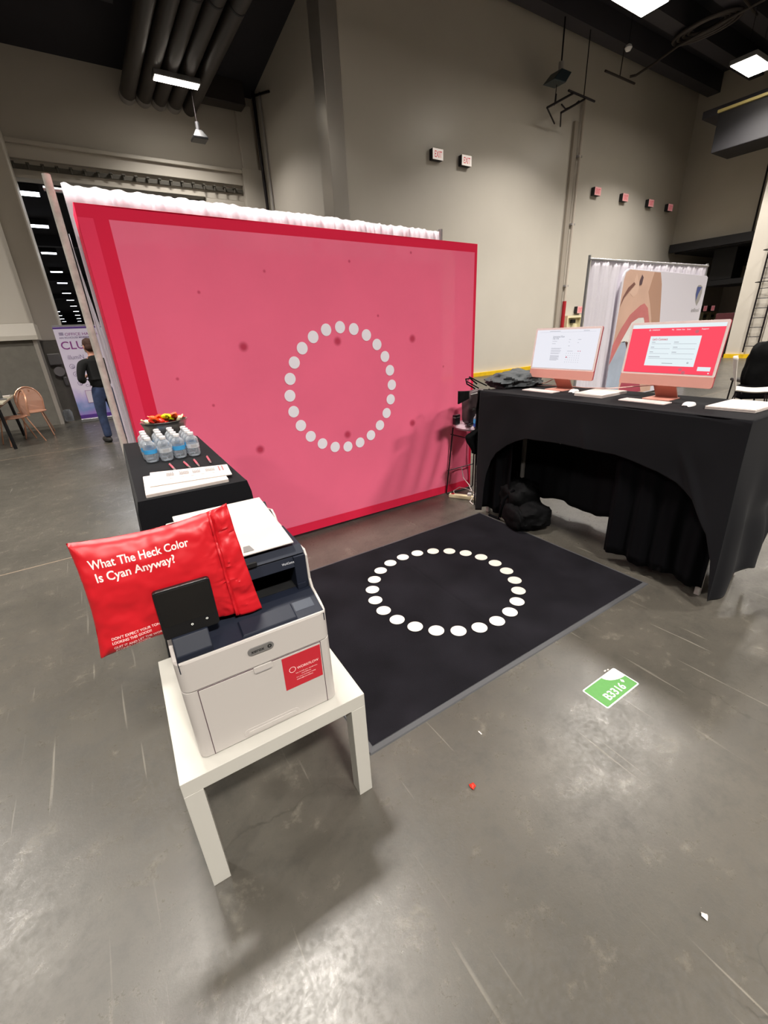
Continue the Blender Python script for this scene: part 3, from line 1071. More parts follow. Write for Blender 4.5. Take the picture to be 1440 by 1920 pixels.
# tray details: raised flap and recess
tz = lambda v: .3335 + (v - .001) * .27 if v < .045 else .3455 + (v - .045) * .33
m = MB()
m.add([(.172, .006, tz(.006) + .001), (.325, .006, tz(.006) + .001), (.325, .060, tz(.06) + .001), (.172, .060, tz(.06) + .001),
       (.176, .009, tz(.006) + .007), (.321, .009, tz(.006) + .007), (.321, .057, tz(.06) + .006), (.176, .057, tz(.06) + .006)],
      [(0, 3, 2, 1), (4, 5, 6, 7), (0, 1, 5, 4), (1, 2, 6, 5), (2, 3, 7, 6), (3, 0, 4, 7)])
m.build('tray_flap', M['navy'], t, bevel=.001)
m = MB()
m.add([(.328, .030, tz(.03) + .0008), (.385, .030, tz(.03) + .0008), (.385, .062, tz(.062) + .0008), (.328, .062, tz(.062) + .0008)],
      [(0, 1, 2, 3)])
m.build('finger_recess', mat('navy_recess', (44, 50, 62), .5), t)
# scanner section with output cavity
m = MB()
m.box(.366, .108, .361, PW - .008, .40, .470)
m.box(.012, .108, .361, .235, .40, .470) if False else m.box(.012, .108, .361, .03, .40, .470)
m.box(.03, .300, .361, .366, .40, .470)
m.prism([(.108, .437), (.118, .470), (.40, .474), (.40, .437)], .012, PW - .008, lambda p, q, a: (a, p, q))
m.build('scanner_body', M['navy'], t, bevel=.002)
MB().box(.03, .125, .3615, .366, .30, .363).box(.03, .298, .362, .366, .2995, .437).build('output_cavity', M['void'], t)
MB().box(.366, .104, .362, .392, .110, .380).build('cavity_step', M['navy'], t, bevel=.001)
m = MB().prism([(.112, .474), (.14, .492), (.30, .492), (.30, .474)], .03, PW - .008, lambda p, q, a: (a, p, q))
m.build('scanner_lid', M['navy'], t, bevel=.002)
MB().box(.20, .109, .4755, .262, .118, .487).build('lid_grip', M['void'], t)
m = MB()
text(m, 'WorkCentre 6515', .0105, lambda u, v: (.330 + u, .1105 + v * .28 - .002, .452 + v * .9), 0, width=.052)
m.build('model_lettering', mat('silver_print', (196, 198, 204), .4), t)
# document feeder: white cover and paper tray
m = MB().prism([(.20, .489), (.215, .499), (.26, .501), (.40, .521), (.47, .526), (.497, .508), (.497, .474), (.20, .474)], .07, PW - .045,
               lambda p, q, a: (a, p, q))
m.build('feeder_body', M['pwhite'], t, bevel=.006, seg=3)
m = MB().prism([(.130, .5035), (.130, .508), (.30, .527), (.47, .545), (.47, .540), (.30, .522)], .095, PW - .03,
               lambda p, q, a: (a, p, q))
m.build('feeder_tray', M['pwhite'], t, bevel=.0022)
MB().add([(.238, .142, .5105), (.268, .142, .5105), (.262, .172, .5140), (.244, .172, .5140)], [(0, 1, 2, 3)]).build('tray_notch', M['badge'], t)
MB().prism([(.44, .474), (.44, .50), (.47, .526), (.497, .505), (.497, .474)], PW - .045, PW - .012, lambda p, q, a: (a, p, q)).build(
    'hinge_cover', M['navy'], t, bevel=.004)
# front door
MB().prism(rrect(.038, .006, .376, .232, .003), -.0015, .004, lambda p, q, a: (p, a, q)).build('front_door', M['pwhite'], t, bevel=.001)
m = MB()
m.box(.0362, -.0012, .004, .0378, .002, .2345).box(.3762, -.0012, .004, .3778, .002, .2345).box(.0362, -.0012, .2335, .3778, .002, .2348)
m.build('door_gap', mat('door_gap_dark', (70, 44, 54), .8), t)
MB().prism(rrect(.180, .218, .232, .236, .004), -.0045, .002, lambda p, q, a: (p, a, q)).build('door_latch', M['pwhite'], t, bevel=.001)
MB().prism(rrect(.184, .216, .228, .2195, .001), -.005, .001, lambda p, q, a: (p, a, q)).build('latch_shadow_slot', M['grey'], t)
MB().prism(rrect(.120, .010, .285, .036, .012), -.0028, -.001, lambda p, q, a: (p, a, q)).build('tray_handle_rim', M['pwhite'], t, bevel=.0008)
MB().prism(rrect(.130, .014, .275, .028, .007), -.0050, -.0025, lambda p, q, a: (p, a, q)).build('tray_handle', M['pwhite'], t, bevel=.002)
b = MB().prism(rrect(.174, .279, .245, .303, .012, 6), -.0055, -.002, lambda p, q, a: (p, a, q)).build('badge', M['badge'], t, bevel=.001)
m = MB()
text(m, 'xerox', .015, lambda u, v: (.183 + u, -.0060, .2865 + v), .02, width=.036)
annulus(m, lambda u, v: (u, -.0060, v), .233, .291, .0025, .006, 16)
m.build('badge_lettering', M['black'], b)
# red sticker on the door
b = MB().prism([(.257, .112), (.372, .113), (.374, .227), (.258, .227)], -.0024, -.0016, lambda p, q, a: (p, a, q)).build('red_sticker', M['sticker'], t)
m = MB()
sf = lambda u, v: (.258 + u, -.0028, .112 + v)
annulus(m, sf, .026, .066, .0085, .0100, 26)
text(m, 'WORKFLOW', .0125, lambda u, v: sf(.040 + u, .061 + v), 0, width=.066)
for (u, v, w, s) in ((.034, .047, .036, 'Let us help you'), (.074, .047, .026, 'modernize'), (.050, .039, .030, 'workflow'),
                     (.034, .031, .060, 'for your business today'), (.034, .023, .05, 'hello@workflow')):
    text(m, s, .0055, lambda p, q: sf(u + p, v + q), 0, width=w)
m.build('sticker_lettering', M['bagtext'], b)
# control panel
m = MB()
P = MB(lambda p, q, a: (p, .036 + a + (q - .386) * .14, q))
P.prism(rrect(-.002, .386, .130, .514, .008), 0, .014, lambda p, q, a: (p, q, a))
cp = P.build('control_panel', M['black'], t, bevel=.002)
P = MB(lambda p, q, a: (p, .036 + a + (q - .386) * .14, q))
P.prism(rrect(.004, .420, .125, .509, .005), -.0008, .0002, lambda p, q, a: (p, q, a))
P.build('touch_screen', M['glassblack'], cp)
m = MB(lambda p, q, a: (p, .0345 + (q - .386) * .14, q))
for cx, cz in ((.066, .408), (.102, .411)):
    o = []
    annulus(m, lambda u, v: (u, v, 0), cx, cz, .0016, .0028, 12)
m.build('button_mark', M['swhite'], cp)
MB().prism([(.002, .334), (.002, .350), (.03, .388), (.075, .388), (.085, .35)], .012, .098, lambda p, q, a: (a, p, q)).build(
    'panel_mount', M['navy'], t, bevel=.003)

# ------------------------------------------------------------------ red mailer bag
t = thing('mailer_bag', 'puffy red plastic mailer bag with white slogan, leaning on the printer', 'bag', (-.009, .987, .45), -.0471)
BL, BR, TL, TR = (-.143, .372), (.226, .362), (-.137, .658), (.214, .664)


def bagpos(u, v, side=0, off=0.0):
    x = (BL[0] * (1 - u) + BR[0] * u) * (1 - v) + (TL[0] * (1 - u) + TR[0] * u) * v
    z = (BL[1] * (1 - u) + BR[1] * u) * (1 - v) + (TL[1] * (1 - u) + TR[1] * u) * v
    e = min(u / .10, (.90 - u) / .12, v / .16, (1 - v) / .16)
    pinch = sin(pi * min(1, max(0, u))) * .012
    # edges pulled in between the corners
    x += (.5 - u) * .022 * sin(pi * v) * (1 if u < .5 else .35) * abs(u - .5) * 2
    z += (.5 - v) * .030 * sin(pi * u) * abs(v - .5) * 2
    b = max(0.0, min(1.0, e))
    b = math.sqrt(max(0, 1 - (1 - b) ** 2))
    th = .028 * b * (.65 + .35 * smoothstep(.47, .60, z))
    if u > .88:
        th = .0015
    w = .004 * nz(u * 7, v * 6, side * 5) + .0035 * nz(u * 17, v * 15, 2 + side) * (1 - b * .6)
    w += .0016 * smoothstep(.7, .9, u) * sin(v * 60 + 14 * nz(u * 9, v * 8))
    y = .078 + (z - .37) * .10 + smoothstep(.50, .66, z) * .025
    y += -.008 * sin(pi * u) * 0
    return (x, y + (-(th + off) + w if side == 0 else th + w * .5), z)


m = MB()
m.grid(lambda u, v: bagpos(u, v, 0), 90, 66)
m.grid(lambda u, v: bagpos(u, v, 1), 90, 66)
m.build('bag_body', M['bag'], t, smooth=True, fix=True)
# folded adhesive flap along the right edge
m = MB()
m.grid(lambda u, v: (bagpos(.86 + .15 * u, v)[0] + .014 * u * (1 - v) * 1.2, bagpos(.86 + .14 * u, v, 0)[1] - .004 - .006 * sin(pi * u) - .003 * sin(v * 23),
                     bagpos(.86 + .14 * u, v)[2] + .006 * u * v - .004 * (1 - v) * (1 - u)), 12, 50)
m.build('bag_flap', M['bag'], t, smooth=True, solid=.0012)


def baguv(u, v):
    """metres from the lower left corner of the bag front"""
    return bagpos(u / .37, v / .29, 0, .0007)


def sub_text(m, s, size, fn, bold, width):
    tm = MB()
    text(tm, s, size, lambda u, v: (u, v, 0), bold, width=width)
    me = bpy.data.meshes.new('x')
    me.from_pydata(tm.v, [], tm.f)
    bm = bmesh.new()
    bm.from_mesh(me)
    bmesh.ops.triangulate(bm, faces=bm.faces)
    for _ in range(3):
        ed = [e for e in bm.edges if e.calc_length() > .008]
        if ed:
            bmesh.ops.subdivide_edges(bm, edges=ed, cuts=1)
            bmesh.ops.triangulate(bm, faces=bm.faces)
    bm.verts.ensure_lookup_table()
    m.add([fn(v.co.x, v.co.y) for v in bm.verts], [tuple(v.index for v in f.verts) for f in bm.faces])
    bm.free()
    bpy.data.meshes.remove(me)


m = MB()
sub_text(m, 'What The Heck Color', .030, lambda u, v: baguv(.030 + u, .230 + v), .018, .225)
sub_text(m, 'Is Cyan Anyway?', .030, lambda u, v: baguv(.034 + u, .198 + v), .018, .178)
sub_text(m, "DON'T EXPECT YOUR TONER TO", .0105, lambda u, v: baguv(.030 + u, .044 + v), .015, .135)
sub_text(m, 'LOOKING THIS GOOD!!', .0105, lambda u, v: baguv(.030 + u, .032 + v), .015, .088)
sub_text(m, 'QUIT IT AND LET THE WORLD KNOW', .0105, lambda u, v: baguv(.032 + u, .017 + v), .015, .150)
sub_text(m, '#TONERSARECOOL', .0105, lambda u, v: baguv(.034 + u, .006 + v), .015, .080)
m.build('lettering', M['bagtext'], t, fix=False)

# ------------------------------------------------------------------ left cloth table
def cloth_box(m, q, zt, zb, flare, amp, n=60, rows=26, seed=0.0, r=.02):
    """q: four corners (x, y) counter clockwise; hangs from zt to zb"""
    per = []
    for i in range(4):
        a, b_ = Vector(q[i]), Vector(q[(i + 1) % 4])
        d = (b_ - a).normalized()
        nrm = Vector((d.y, -d.x))
        for k in range(n):
            f = k / n
            e = min(f, 1 - f) * (b_ - a).length
            nn = nrm.copy()
            if f * (b_ - a).length < .06:
                pd = (a - Vector(q[i - 1])).normalized()
                pn = Vector((pd.y, -pd.x))
                nn = (nrm * .5 + pn * .5).lerp(nrm, f * (b_ - a).length / .06).normalized()
            if (1 - f) * (b_ - a).length < .06:
                qn = (Vector(q[(i + 2) % 4]) - b_).normalized()
                qn = Vector((qn.y, -qn.x))
                nn = (nrm * .5 + qn * .5).lerp(nrm, (1 - f) * (b_ - a).length / .06).normalized()
            per.append((a + (b_ - a) * f, nn, math.exp(-(e / .09) ** 2)))
    rings = []
    for j in range(rows + 1):
        v = j / rows
        ring = []
        for k, (p, nn, cn) in enumerate(per):
            d = (v ** 1.2)
            w = amp * d * (sin(k * .42 + seed) + .6 * sin(k * .19 + 2 + seed) + nz(k * .11, v * 2, seed))
            off = .004 + flare * d * (1 + 1.3 * cn) + w
            if v == 0:
                off = -.006
            ring.append((p.x + nn.x * off, p.y + nn.y * off, zt - (zt - zb) * v - (.0 if v == 0 else .004)))
        rings.append(ring)
    m.ring(rings, caps=False)
    m.add(rings[0], [tuple(range(len(per)))])


TZ = 1.015
t = thing('tablecloth', 'black cloth hanging over the narrow table that holds bottles and flyers', 'tablecloth', (0, 0, 0))
m = MB()
cloth_box(m, [(.024, 1.612), (.404, 1.590), (.430, 2.62), (.056, 2.72)], TZ, .02, .035, .008)
m.build('cloth', M['cloth'], t, smooth=35)

# water bottles
def bottle_body(h=.104, r=.0272):
    m = MB()
    prof = [(.004, .004), (.020, .001), (.0245, .004), (.027, .014), (.0262, .022), (.0272, .030), (.0262, .038), (.0268, .040), (.0268, .060),
            (.0262, .061), (.0272, .066), (.0262, .072), (.0265, .077), (.022, .086), (.015, .093), (.0108, .097), (.0105, .102)]
    m.lathe(prof, n=24, wob=lambda k, n: 1 + .02 * cos(k * 2 * pi / n * 6))
    return m


def make_bottle(loc, label, lab):
    t = thing('water_bottle', label, 'bottle', loc, 0, 'small water bottles on the black cloth')
    bottle_body().build('bottle_body', M['bottle'], t, smooth=60)
    MB().lathe([(.001, .098), (.0125, .098), (.013, .100), (.013, .109), (.012, .1105), (.001, .1105)], n=18).build('cap', M['cap'], t, smooth=40)
    m = MB()
    m.ring([[(.0278 * cos(2 * pi * k / 28), .0278 * sin(2 * pi * k / 28), z) for k in range(28)] for z in (.0405, .0595)], caps=False)
    m.build('label_band', mat('band_' + lab, (224, 228, 232), .4, transp=.35) if lab == 'clear' else M['blue'], t, smooth=True)
    if lab == 'clear':
        m = MB()
        for z in (.045, .050, .055):
            m.add([(.0283 * cos(a), .0283 * sin(a), z + dz) for dz in (0, .0022) for a in [-pi / 2 - .5 + i * .14 for i in range(8)]],
                  [(i, i + 1, i + 9, i + 8) for i in range(7)])
        m.build('label_print', M['grey'], t)
    return t


caps = [(.144, 2.170), (.203, 2.150), (.262, 2.158), (.322, 2.150), (.140, 2.230), (.200, 2.222), (.259, 2.222), (.320, 2.211),
        (.142, 2.300), (.203, 2.296), (.260, 2.290), (.322, 2.272), (.143, 2.366), (.204, 2.362), (.262, 2.355), (.322, 2.333)]
rowW = ['front row', 'second row', 'third row', 'back row']
colW = ['leftmost', 'second from the left', 'third from the left', 'rightmost']
bb = make_bottle((0, 0, 0), 'x', 'blue')
bc = make_bottle((0, 0, 0), 'x', 'clear')
ub = uc = False
for i, (x, y) in enumerate(caps):
    r_, c_ = divmod(i, 4)
    blue = (i in (0, 2, 4, 7, 10, 13))
    lab = '%s label water bottle on the black cloth, %s, %s' % ('blue' if blue else 'clear', rowW[r_], colW[c_])
    src = bb if blue else bc
    used = ub if blue else uc
    if not used:
        src.location = (x, y, TZ)
        src['label'] = lab
        src.rotation_euler = (0, 0, 0)
        if blue:
            ub = True
        else:
            uc = True
    else:
        dup(src, (x, y, TZ), 0, lab)

# steel tub of sweets
t = thing('steel_tub', 'oval polished steel tub holding wrapped sweets', 'tub', (.268, 2.53, TZ), .03)
wobf = lambda k, n: 1 + .012 * cos(k * 2 * pi / n * 12)
m = MB().lathe([(.001, 0), (.070, 0), (.078, .004), (.098, .100), (.104, .118), (.108, .120), (.108, .123), (.101, .122), (.095, .100),
                (.074, .008), (.001, .006)], n=60, sx=1.06, sy=.78, wob=wobf)
m.build('bowl', M['chrome'], t, smooth=50)
cand = [(-.075, .00, 'y'), (-.05, -.03, 'o'), (-.045, .025, 'r'), (-.02, -.035, 'r'), (-.02, .01, 'o'), (.0, .035, 'y'), (.005, -.03, 'g'),
        (.03, -.02, 'g'), (.03, .02, 'y'), (.05, -.03, 'o'), (.055, .01, 'r'), (.07, -.01, 'y'), (.075, .02, 'r'), (.015, .0, 'g'),
        (-.06, -.005, 'r'), (.04, .038, 'o')]
cn = {'r': ('red', M['redwrap']), 'o': ('orange', M['orange']), 'y': ('cream', M['cream']), 'g': ('yellow green', M['yelwrap'])}
gr = {'r': 'red wrapped sweets in the steel tub', 'o': 'orange wrapped sweets in the steel tub',
      'y': 'cream wrapped sweets in the steel tub', 'g': 'yellow green wrapped sweets in the steel tub'}
for i, (x, y, k) in enumerate(cand):
    m = MB()
    rr = .018
    rings = []
    for j, (s, w) in enumerate(((-.034, .016), (-.022, .004), (-.014, .015), (0, .018), (.014, .015), (.022, .004), (.034, .016))):
        rings.append([(s, w * cos(a * pi / 5) * (1 if j not in (0, 6) else 1), w * sin(a * pi / 5) * (.75 if j not in (0, 6) else .3))
                      for a in range(10)])
    m.ring(rings)
    o = m.build('wrapped_sweet', cn[k][1], smooth=50)
    o.location = (.268 + x, 2.53 + y * .8, TZ + .121 + .008 * sin(i * 2.3) + (.016 if i in (1, 4, 6, 7, 9, 13) else 0))
    o.rotation_euler = (sin(i) * .6, .5 * cos(i * 1.7), i * 1.9)
    tag(o, 'small twist-wrapped sweet in %s wrapper, heaped in the steel tub' % cn[k][0], 'sweet', gr[k])

# flyers
def flyer_stack(name, label, q, z, h, printed, n):
    t = thing(name, label, 'paper stack', (0, 0, 0))
    m = MB()
    for k in range(n):
        z0 = z + h * k / n
        j = (random.random() - .5) * .003
        m.prism([(x + j, y + j) for x, y in q], z0, z0 + h / n * .9, lambda p, q_, a: (p, q_, a))
    m.build('sheets', M['paper'], t)
    if printed:
        a, b_, c_, d_ = [Vector(p) for p in q]
        f = lambda u, v: tuple((a * (1 - u) + b_ * u) * (1 - v) + (d_ * (1 - u) + c_ * u) * v) + (z + h + .0006,)
        m = MB()
        for col in range(4):
            for ln in range(9 + col % 2 * 2):
                u = .20 + col * .165 + ln * .011
                m.quad(f(u, .52), f(u + .0065, .52), f(u + .0065, .80 + .08 * sin(ln * 3 + col)), f(u, .80 + .08 * sin(ln * 3 + col)))
        for k in range(6):
            annulus(m, f, .13 + .13 * k, .36, .018, .026, 12, ru=.7)
        m.build('printed_text', M['ink'], t)
        m = MB()
        for u in (.865, .91):
            m.quad(f(u, .45), f(u + .018, .45), f(u + .018, .92), f(u, .92))
        m.build('red_heading', M['redink'], t)
    return t


flyer_stack('flyer_stack', 'thick lower stack of pale flyers at the front of the black cloth',
            [(.060, 1.640), (.340, 1.625), (.358, 1.850), (.077, 1.895)], TZ, .012, False, 8)
flyer_stack('flyer_stack', 'thin printed flyer pile lying offset on the thicker stack',
            [(.083, 1.722), (.366, 1.668), (.388, 1.825), (.107, 1.925)], TZ + .0125, .003, True, 3)
pen0 = None
for i, (x0, y0, x1, y1) in enumerate(((.196, 2.052, .200, 1.915), (.254, 2.043, .257, 1.91), (.298, 2.05, .293, 1.912), (.358, 2.066, .345, 1.925))):
    lab = 'pink pen with a silver grip behind the flyers, %s' % ['leftmost of four', 'second from the left', 'third from the left', 'rightmost of four'][i]
    ang = math.atan2(y1 - y0, x1 - x0)
    if pen0 is None:
        pen0 = thing('pen', lab, 'pen', (x0, y0, TZ + .0052), ang, 'pink pens on the black cloth')
        MB().tube([(.0, 0, 0), (.006, 0, 0), (.095, 0, 0)], [.003, .0046, .0046], 10).build('barrel', mat('pink_pen', (212, 90, 104), .35), pen0, smooth=True)
        MB().tube([(.095, 0, 0), (.122, 0, 0), (.135, 0, 0)], [.0047, .0047, .0012], 10).build('grip', M['chrome'], pen0, smooth=True)
        MB().box(.008, -.0012, .004, .045, .0012, .0062).build('clip', M['chrome'], pen0)
    else:
        dup(pen0, (x0, y0, TZ + .0052), ang, lab)

# ------------------------------------------------------------------ right computer table
RZ = 1.04
t = thing('trade_table', 'tall white-legged table under the long black cloth', 'table', (0, 0, 0))
MB().box(2.555, .765, RZ - .045, 3.10, 2.48, RZ - .008).build('table_top', M['alu'], t)
for x, y in ((2.655, .805), (2.635, 2.445), (3.045, .775), (3.035, 2.43)):
    MB().box(x - .014, y - .014, 0, x + .014, y + .014, RZ - .045).build('leg', M['pwhite'], t, bevel=.003)
m = MB().box(2.66, .80, .93, 3.04, .83, .96).box(2.64, 2.42, .93, 3.04, 2.45, .96)
m.build('stretcher', M['alu'], t)

hem = [(.738, .07), (.750, .16), (.765, .30), (.797, .437), (.9, .60), (1.0, .665), (1.107, .705), (1.25, .735), (1.364, .752), (1.736, .752), (2.024, .738),
       (2.12, .70), (2.20, .655), (2.30, .575), (2.35, .50), (2.385, .38), (2.405, .22), (2.42, .05), (2.52, .02)]
t = thing('overlay_cloth', 'long black cloth over the computer table with an arched front opening', 'tablecloth', (0, 0, 0))
m = MB()
YA, YB = .738, 2.497


def corner(d):
    return 2.532 - .035 * smoothstep(0, .9, d), YA - .035 * smoothstep(0, .9, d)


def over_front(u, v):
    y = YA + (YB - YA) * u
    hz = lerp_tab(hem, y)
    z = RZ - (RZ - hz) * v
    d = RZ - z
    x = 2.532 + d * .02
    x -= .035 * smoothstep(0, .9, d) * (math.exp(-((y - 2.46) / .10) ** 2) + math.exp(-((y - .76) / .12) ** 2))
    x += .010 * sin(y * 21 + 2 * nz(y * 3, d * 2)) * smoothstep(.05, .8, d) * (.35 + 1.5 * abs(u - .5))
    x += .007 * nz(y * 5, z * 5, 1)
    x -= .012 * math.exp(-((y - .93 + .45 * (d - .35)) / .03) ** 2) * smoothstep(.12, .35, d) * (1 - smoothstep(.5, .7, d))
    x -= .010 * math.exp(-((y - 1.62 + .25 * d) / .03) ** 2) * smoothstep(.05, .25, d)
    if v < .02:
        x += .006
    k = math.exp(-((y - YA) / .05) ** 2)
    cx, cy = corner(d)
    return (x + (cx - x) * k, y + (cy - YA) * k, z)


m.grid(over_front, 260, 60)
m.grid(lambda u, v: (2.538 + .59 * u, YA + (YB - YA) * v + (.02 - .0 * v) * u * 0, RZ + .0006 * nz(u * 6, v * 16)), 30, 80)
ehem = [(2.50, .07), (2.62, .08), (2.72, .15), (2.85, .17), (3.02, .13), (3.10, .14), (3.13, .30), (3.3, .32), (3.45, .36)]


def over_end(u, v):
    x = 2.532 + .80 * u
    hz = lerp_tab(ehem, x)
    zt = RZ - max(0, x - 3.13) * .9
    z = zt - (zt - hz) * v
    d = RZ - z
    y = YA - .002 - .045 * smoothstep(0, 1, d) - .035 * smoothstep(.15, .9, d) * (.6 + .9 * sin(x * 19 + .8 + d * 2.4)) * smoothstep(0, .08, x - 2.52)
    y -= .020 * nz(x * 6, z * 4, 5) * smoothstep(.1, .5, d)
    # hanging pocket fold
    rr = math.hypot((x - 2.95) / .17, (z - .66) / .12)
    y -= .03 * math.exp(-rr * rr)
    y += .02 * math.exp(-(((x - 2.98) / .1) ** 2 + ((z - .50) / .08) ** 2))
    k = math.exp(-(u / .09) ** 2)
    cx, cy = corner(d)
    return (x + (cx - x) * k * (1 - u), y + (cy - y) * k, z)


m.grid(over_end, 120, 60)
m.grid(lambda u, v: (2.54 + .585 * u, YB + .004 + .02 * v + .012 * sin(u * 24) * v, RZ - (RZ - .42) * v), 60, 30)
m.grid(lambda u, v: (3.128 + .015 * v + .010 * sin(u * 50) * v, YA + (YB - YA) * u, RZ - (RZ - .37) * v), 120, 20)
m.build('cloth', M['cloth'], t, smooth=True, solid=.002, fix=False)


def skirt(x, y0, y1, zt, zb, amp, fr, seed, hemw=.01):
    def f(u, v):
        y = y0 + (y1 - y0) * u
        zz = zb + hemw * sin(y * fr * .5 + seed)
        z = zt - (zt - zz) * v
        return (x + amp * (sin(y * fr + seed) + .4 * sin(y * fr * 2.1)) * (.35 + .65 * v), y, z)
    return f


t = thing('pleated_skirt', 'black pleated skirt cloth under the front right of the overlay cloth', 'table skirt', (0, 0, 0))
m = MB().grid(skirt(2.60, .78, 1.375, RZ - .06, .075, .018, 42, 0), 100, 16)
m.build('cloth', M['skirt'], t, smooth=True, solid=.002)
t = thing('pleated_skirt', 'black pleated skirt cloth behind the black backpack', 'table skirt', (0, 0, 0))
m = MB().grid(skirt(2.60, 2.18, 2.48, RZ - .06, .045, .016, 42, 1), 60, 16)
m.grid(lambda u, v: (2.60 + .49 * u, 2.475 + .012 * sin(u * 40), (RZ - .06) - (RZ - .10) * v), 50, 12)
m.build('cloth', M['skirt'], t, smooth=True, solid=.002)
t = thing('pleated_skirt', 'dark grey pleated skirt hanging along the back under the table', 'table skirt', (0, 0, 0))
m = MB().grid(skirt(3.095, .79, 2.49, RZ - .06, .085, .014, 24, 2, .018), 160, 16)
m.build('cloth', mat('dark_grey_skirt', (40, 40, 43), .9, transl=.4, spec=.1), t, smooth=True, solid=.002)


# ------------------------------------------------------------------ desktop computers
def computer(loc, rz, label, W_, H0, H1, screen):
    """local: x along the screen (viewer's right), y away from the viewer"""
    t = thing('desktop_computer', label, 'computer', loc, rz, 'salmon all-in-one computers')
    T = .128
    tr = lambda p, a, q: (p, a + (q - H0) * T, q)
    chin = H0 + .062
    MB(tr).prism(rrect(-W_, H0, W_, H1, .012), 0, .0115, lambda p, q, a: (p, a, q)).build('display_body', M['redside'], t, bevel=.001)
    MB(tr).prism(rrect(-W_, H0, W_, chin, .012), -.0022, 0, lambda p, q, a: (p, a, q)).build('chin', M['pinkbody'], t, bevel=.0008)
    rim = MB(tr).prism(rrect(-W_, chin - .004, W_, H1, .012), -.0015, .0, lambda p, q, a: (p, a, q)).build('bezel', M['pinkrim'], t, bevel=.0006)
    x0, x1, z0, z1 = -W_ + .014, W_ - .014, chin + .010, H1 - .013
    sm = M['scrwhite'] if screen == 'white' else M['scrred']
    scr = MB(tr).quad((x0, -.0026, z0), (x1, -.0026, z0), (x1, -.0026, z1), (x0, -.0026, z1)).build('screen', sm, t)
    SW, SH = x1 - x0, z1 - z0
    g = lambda u, v, k=0: tr(x0 + u * SW, -.0029 - k, z0 + v * SH)
    gm = lambda u, v: tr(x0 + u, -.0034, z0 + v)
    R_ = lambda m, u0, v0, u1, v1, k=0: m.quad(g(u0, v0, k), g(u1, v0, k), g(u1, v1, k), g(u0, v1, k))
    if screen == 'white':
        m = MB()
        R_(m, .05, .935, .95, .938)
        R_(m, .22, .955, .40, .965)
        R_(m, .76, .955, .85, .965)
        for k, (u0, v, w) in enumerate(((.29, .70, .08), (.29, .64, .06), (.29, .52, .17), (.29, .50, .15), (.29, .46, .17), (.29, .44, .16),
                                        (.29, .40, .16), (.29, .38, .14), (.29, .33, .15), (.29, .31, .15), (.29, .29, .15), (.29, .27, .13),
                                        (.29, .25, .15), (.29, .23, .15), (.29, .21, .12), (.56, .74, .03), (.70, .74, .05), (.56, .68, .02),
                                        (.70, .66, .02), (.56, .58, .03), (.56, .45, .09))):
            R_(m, u0, v, u0 + w, v + .008)
        for i in range(7):
            for j in range(5):
                R_(m, .55 + i * .034, .17 + j * .055, .558 + i * .034, .182 + j * .055)
        text(m, 'Integrated Flow', .018, lambda u, v: gm(.29 * SW + u, .80 * SH + v), .02, width=.19 * SW)
        text(m, 'Day One', .018, lambda u, v: gm(.29 * SW + u, .755 * SH + v), .02, width=.10 * SW)
        m.build('page_print', M['scrgrey'], scr)
        m = MB()
        annulus(m, g, .565, .30, 0, .018, 12, ru=.6)
        annulus(m, g, .765, .455, 0, .012, 12, ru=.6)
        annulus(m, g, .735, .455, 0, .012, 12, ru=.6)
        m.build('page_marks', M['scrink'], scr)
    else:
        m = MB()
        R_(m, 0, .925, 1, 1)
        m.build('browser_bar', M['scrcard'], scr)
        m = MB()
        R_(m, .24, .15, .79, .76)
        m.build('form_card', M['scrcard'], scr)
        m = MB()
        for v in (.60, .50, .40):
            R_(m, .27, v, .49, v + .006, .0004)
            R_(m, .52, v, .76, v + .006, .0004)
            R_(m, .27, v + .03, .31, v + .042, .0004)
            R_(m, .52, v + .03, .57, v + .042, .0004)
        R_(m, .27, .30, .76, .306, .0004)
        R_(m, .27, .33, .40, .342, .0004)
        R_(m, .44, .20, .56, .212, .0004)
        annulus(m, lambda u, v: g(u, v, .0004), .72, .225, .006, .018, 14, ru=.6)
        m.build('form_lines', M['scrgrey'], scr)
        m = MB()
        text(m, "Let's Connect", .019, lambda u, v: gm(.27 * SW + u, .675 * SH + v), .02, width=.17 * SW)
        for (u, v) in ((.73, .84), (.66, .085), (.70, .03)):
            annulus(m, g, u, v, 0, .034, 16, ru=.6)
        m.build('form_title', M['scrink'], scr)
        m = MB()
        for (s, u, w) in (('WORKFLOW', .24, .09), ('Why', .46, .025), ('Solutions', .51, .05), ('About', .57, .03), ('Contact', .62, .04), ('Support', .77, .07)):
            text(m, s, .010, lambda p, q, u=u: gm(u * SW + p, .875 * SH + q), .01, width=w * SW)
        annulus(m, g, .215, .885, .012, .018, 14, ru=.6)
        R_(m, .835, .075, .965, .155, .0002)
        annulus(m, g, .955, .035, 0, .013, 12, ru=.6)
        m.build('page_white', M['scrcard'], scr)
    # stand
    MB().prism([(.012, H0 + .03), (.085, .006), (.091, .006), (.018, H0 + .05)], -.066, .066, lambda p, q, a: (a, p, q)).build('neck', M['pinkneck'], t, bevel=.001)
    MB().prism(rrect(-.078, -.048, .078, .098, .004), 0, .0065, lambda p, q, a: (p, q, a)).build('foot', M['pinkneck'], t, bevel=.001)
    return t


computer((2.905, 2.068, RZ), -1.59, 'all-in-one computer showing a white web page, nearer the pink display', .272, .081, .431, 'white')
computer((2.905, 1.342, RZ), -1.595, 'all-in-one computer showing a red page with a form card', .270, .082, .441, 'red')


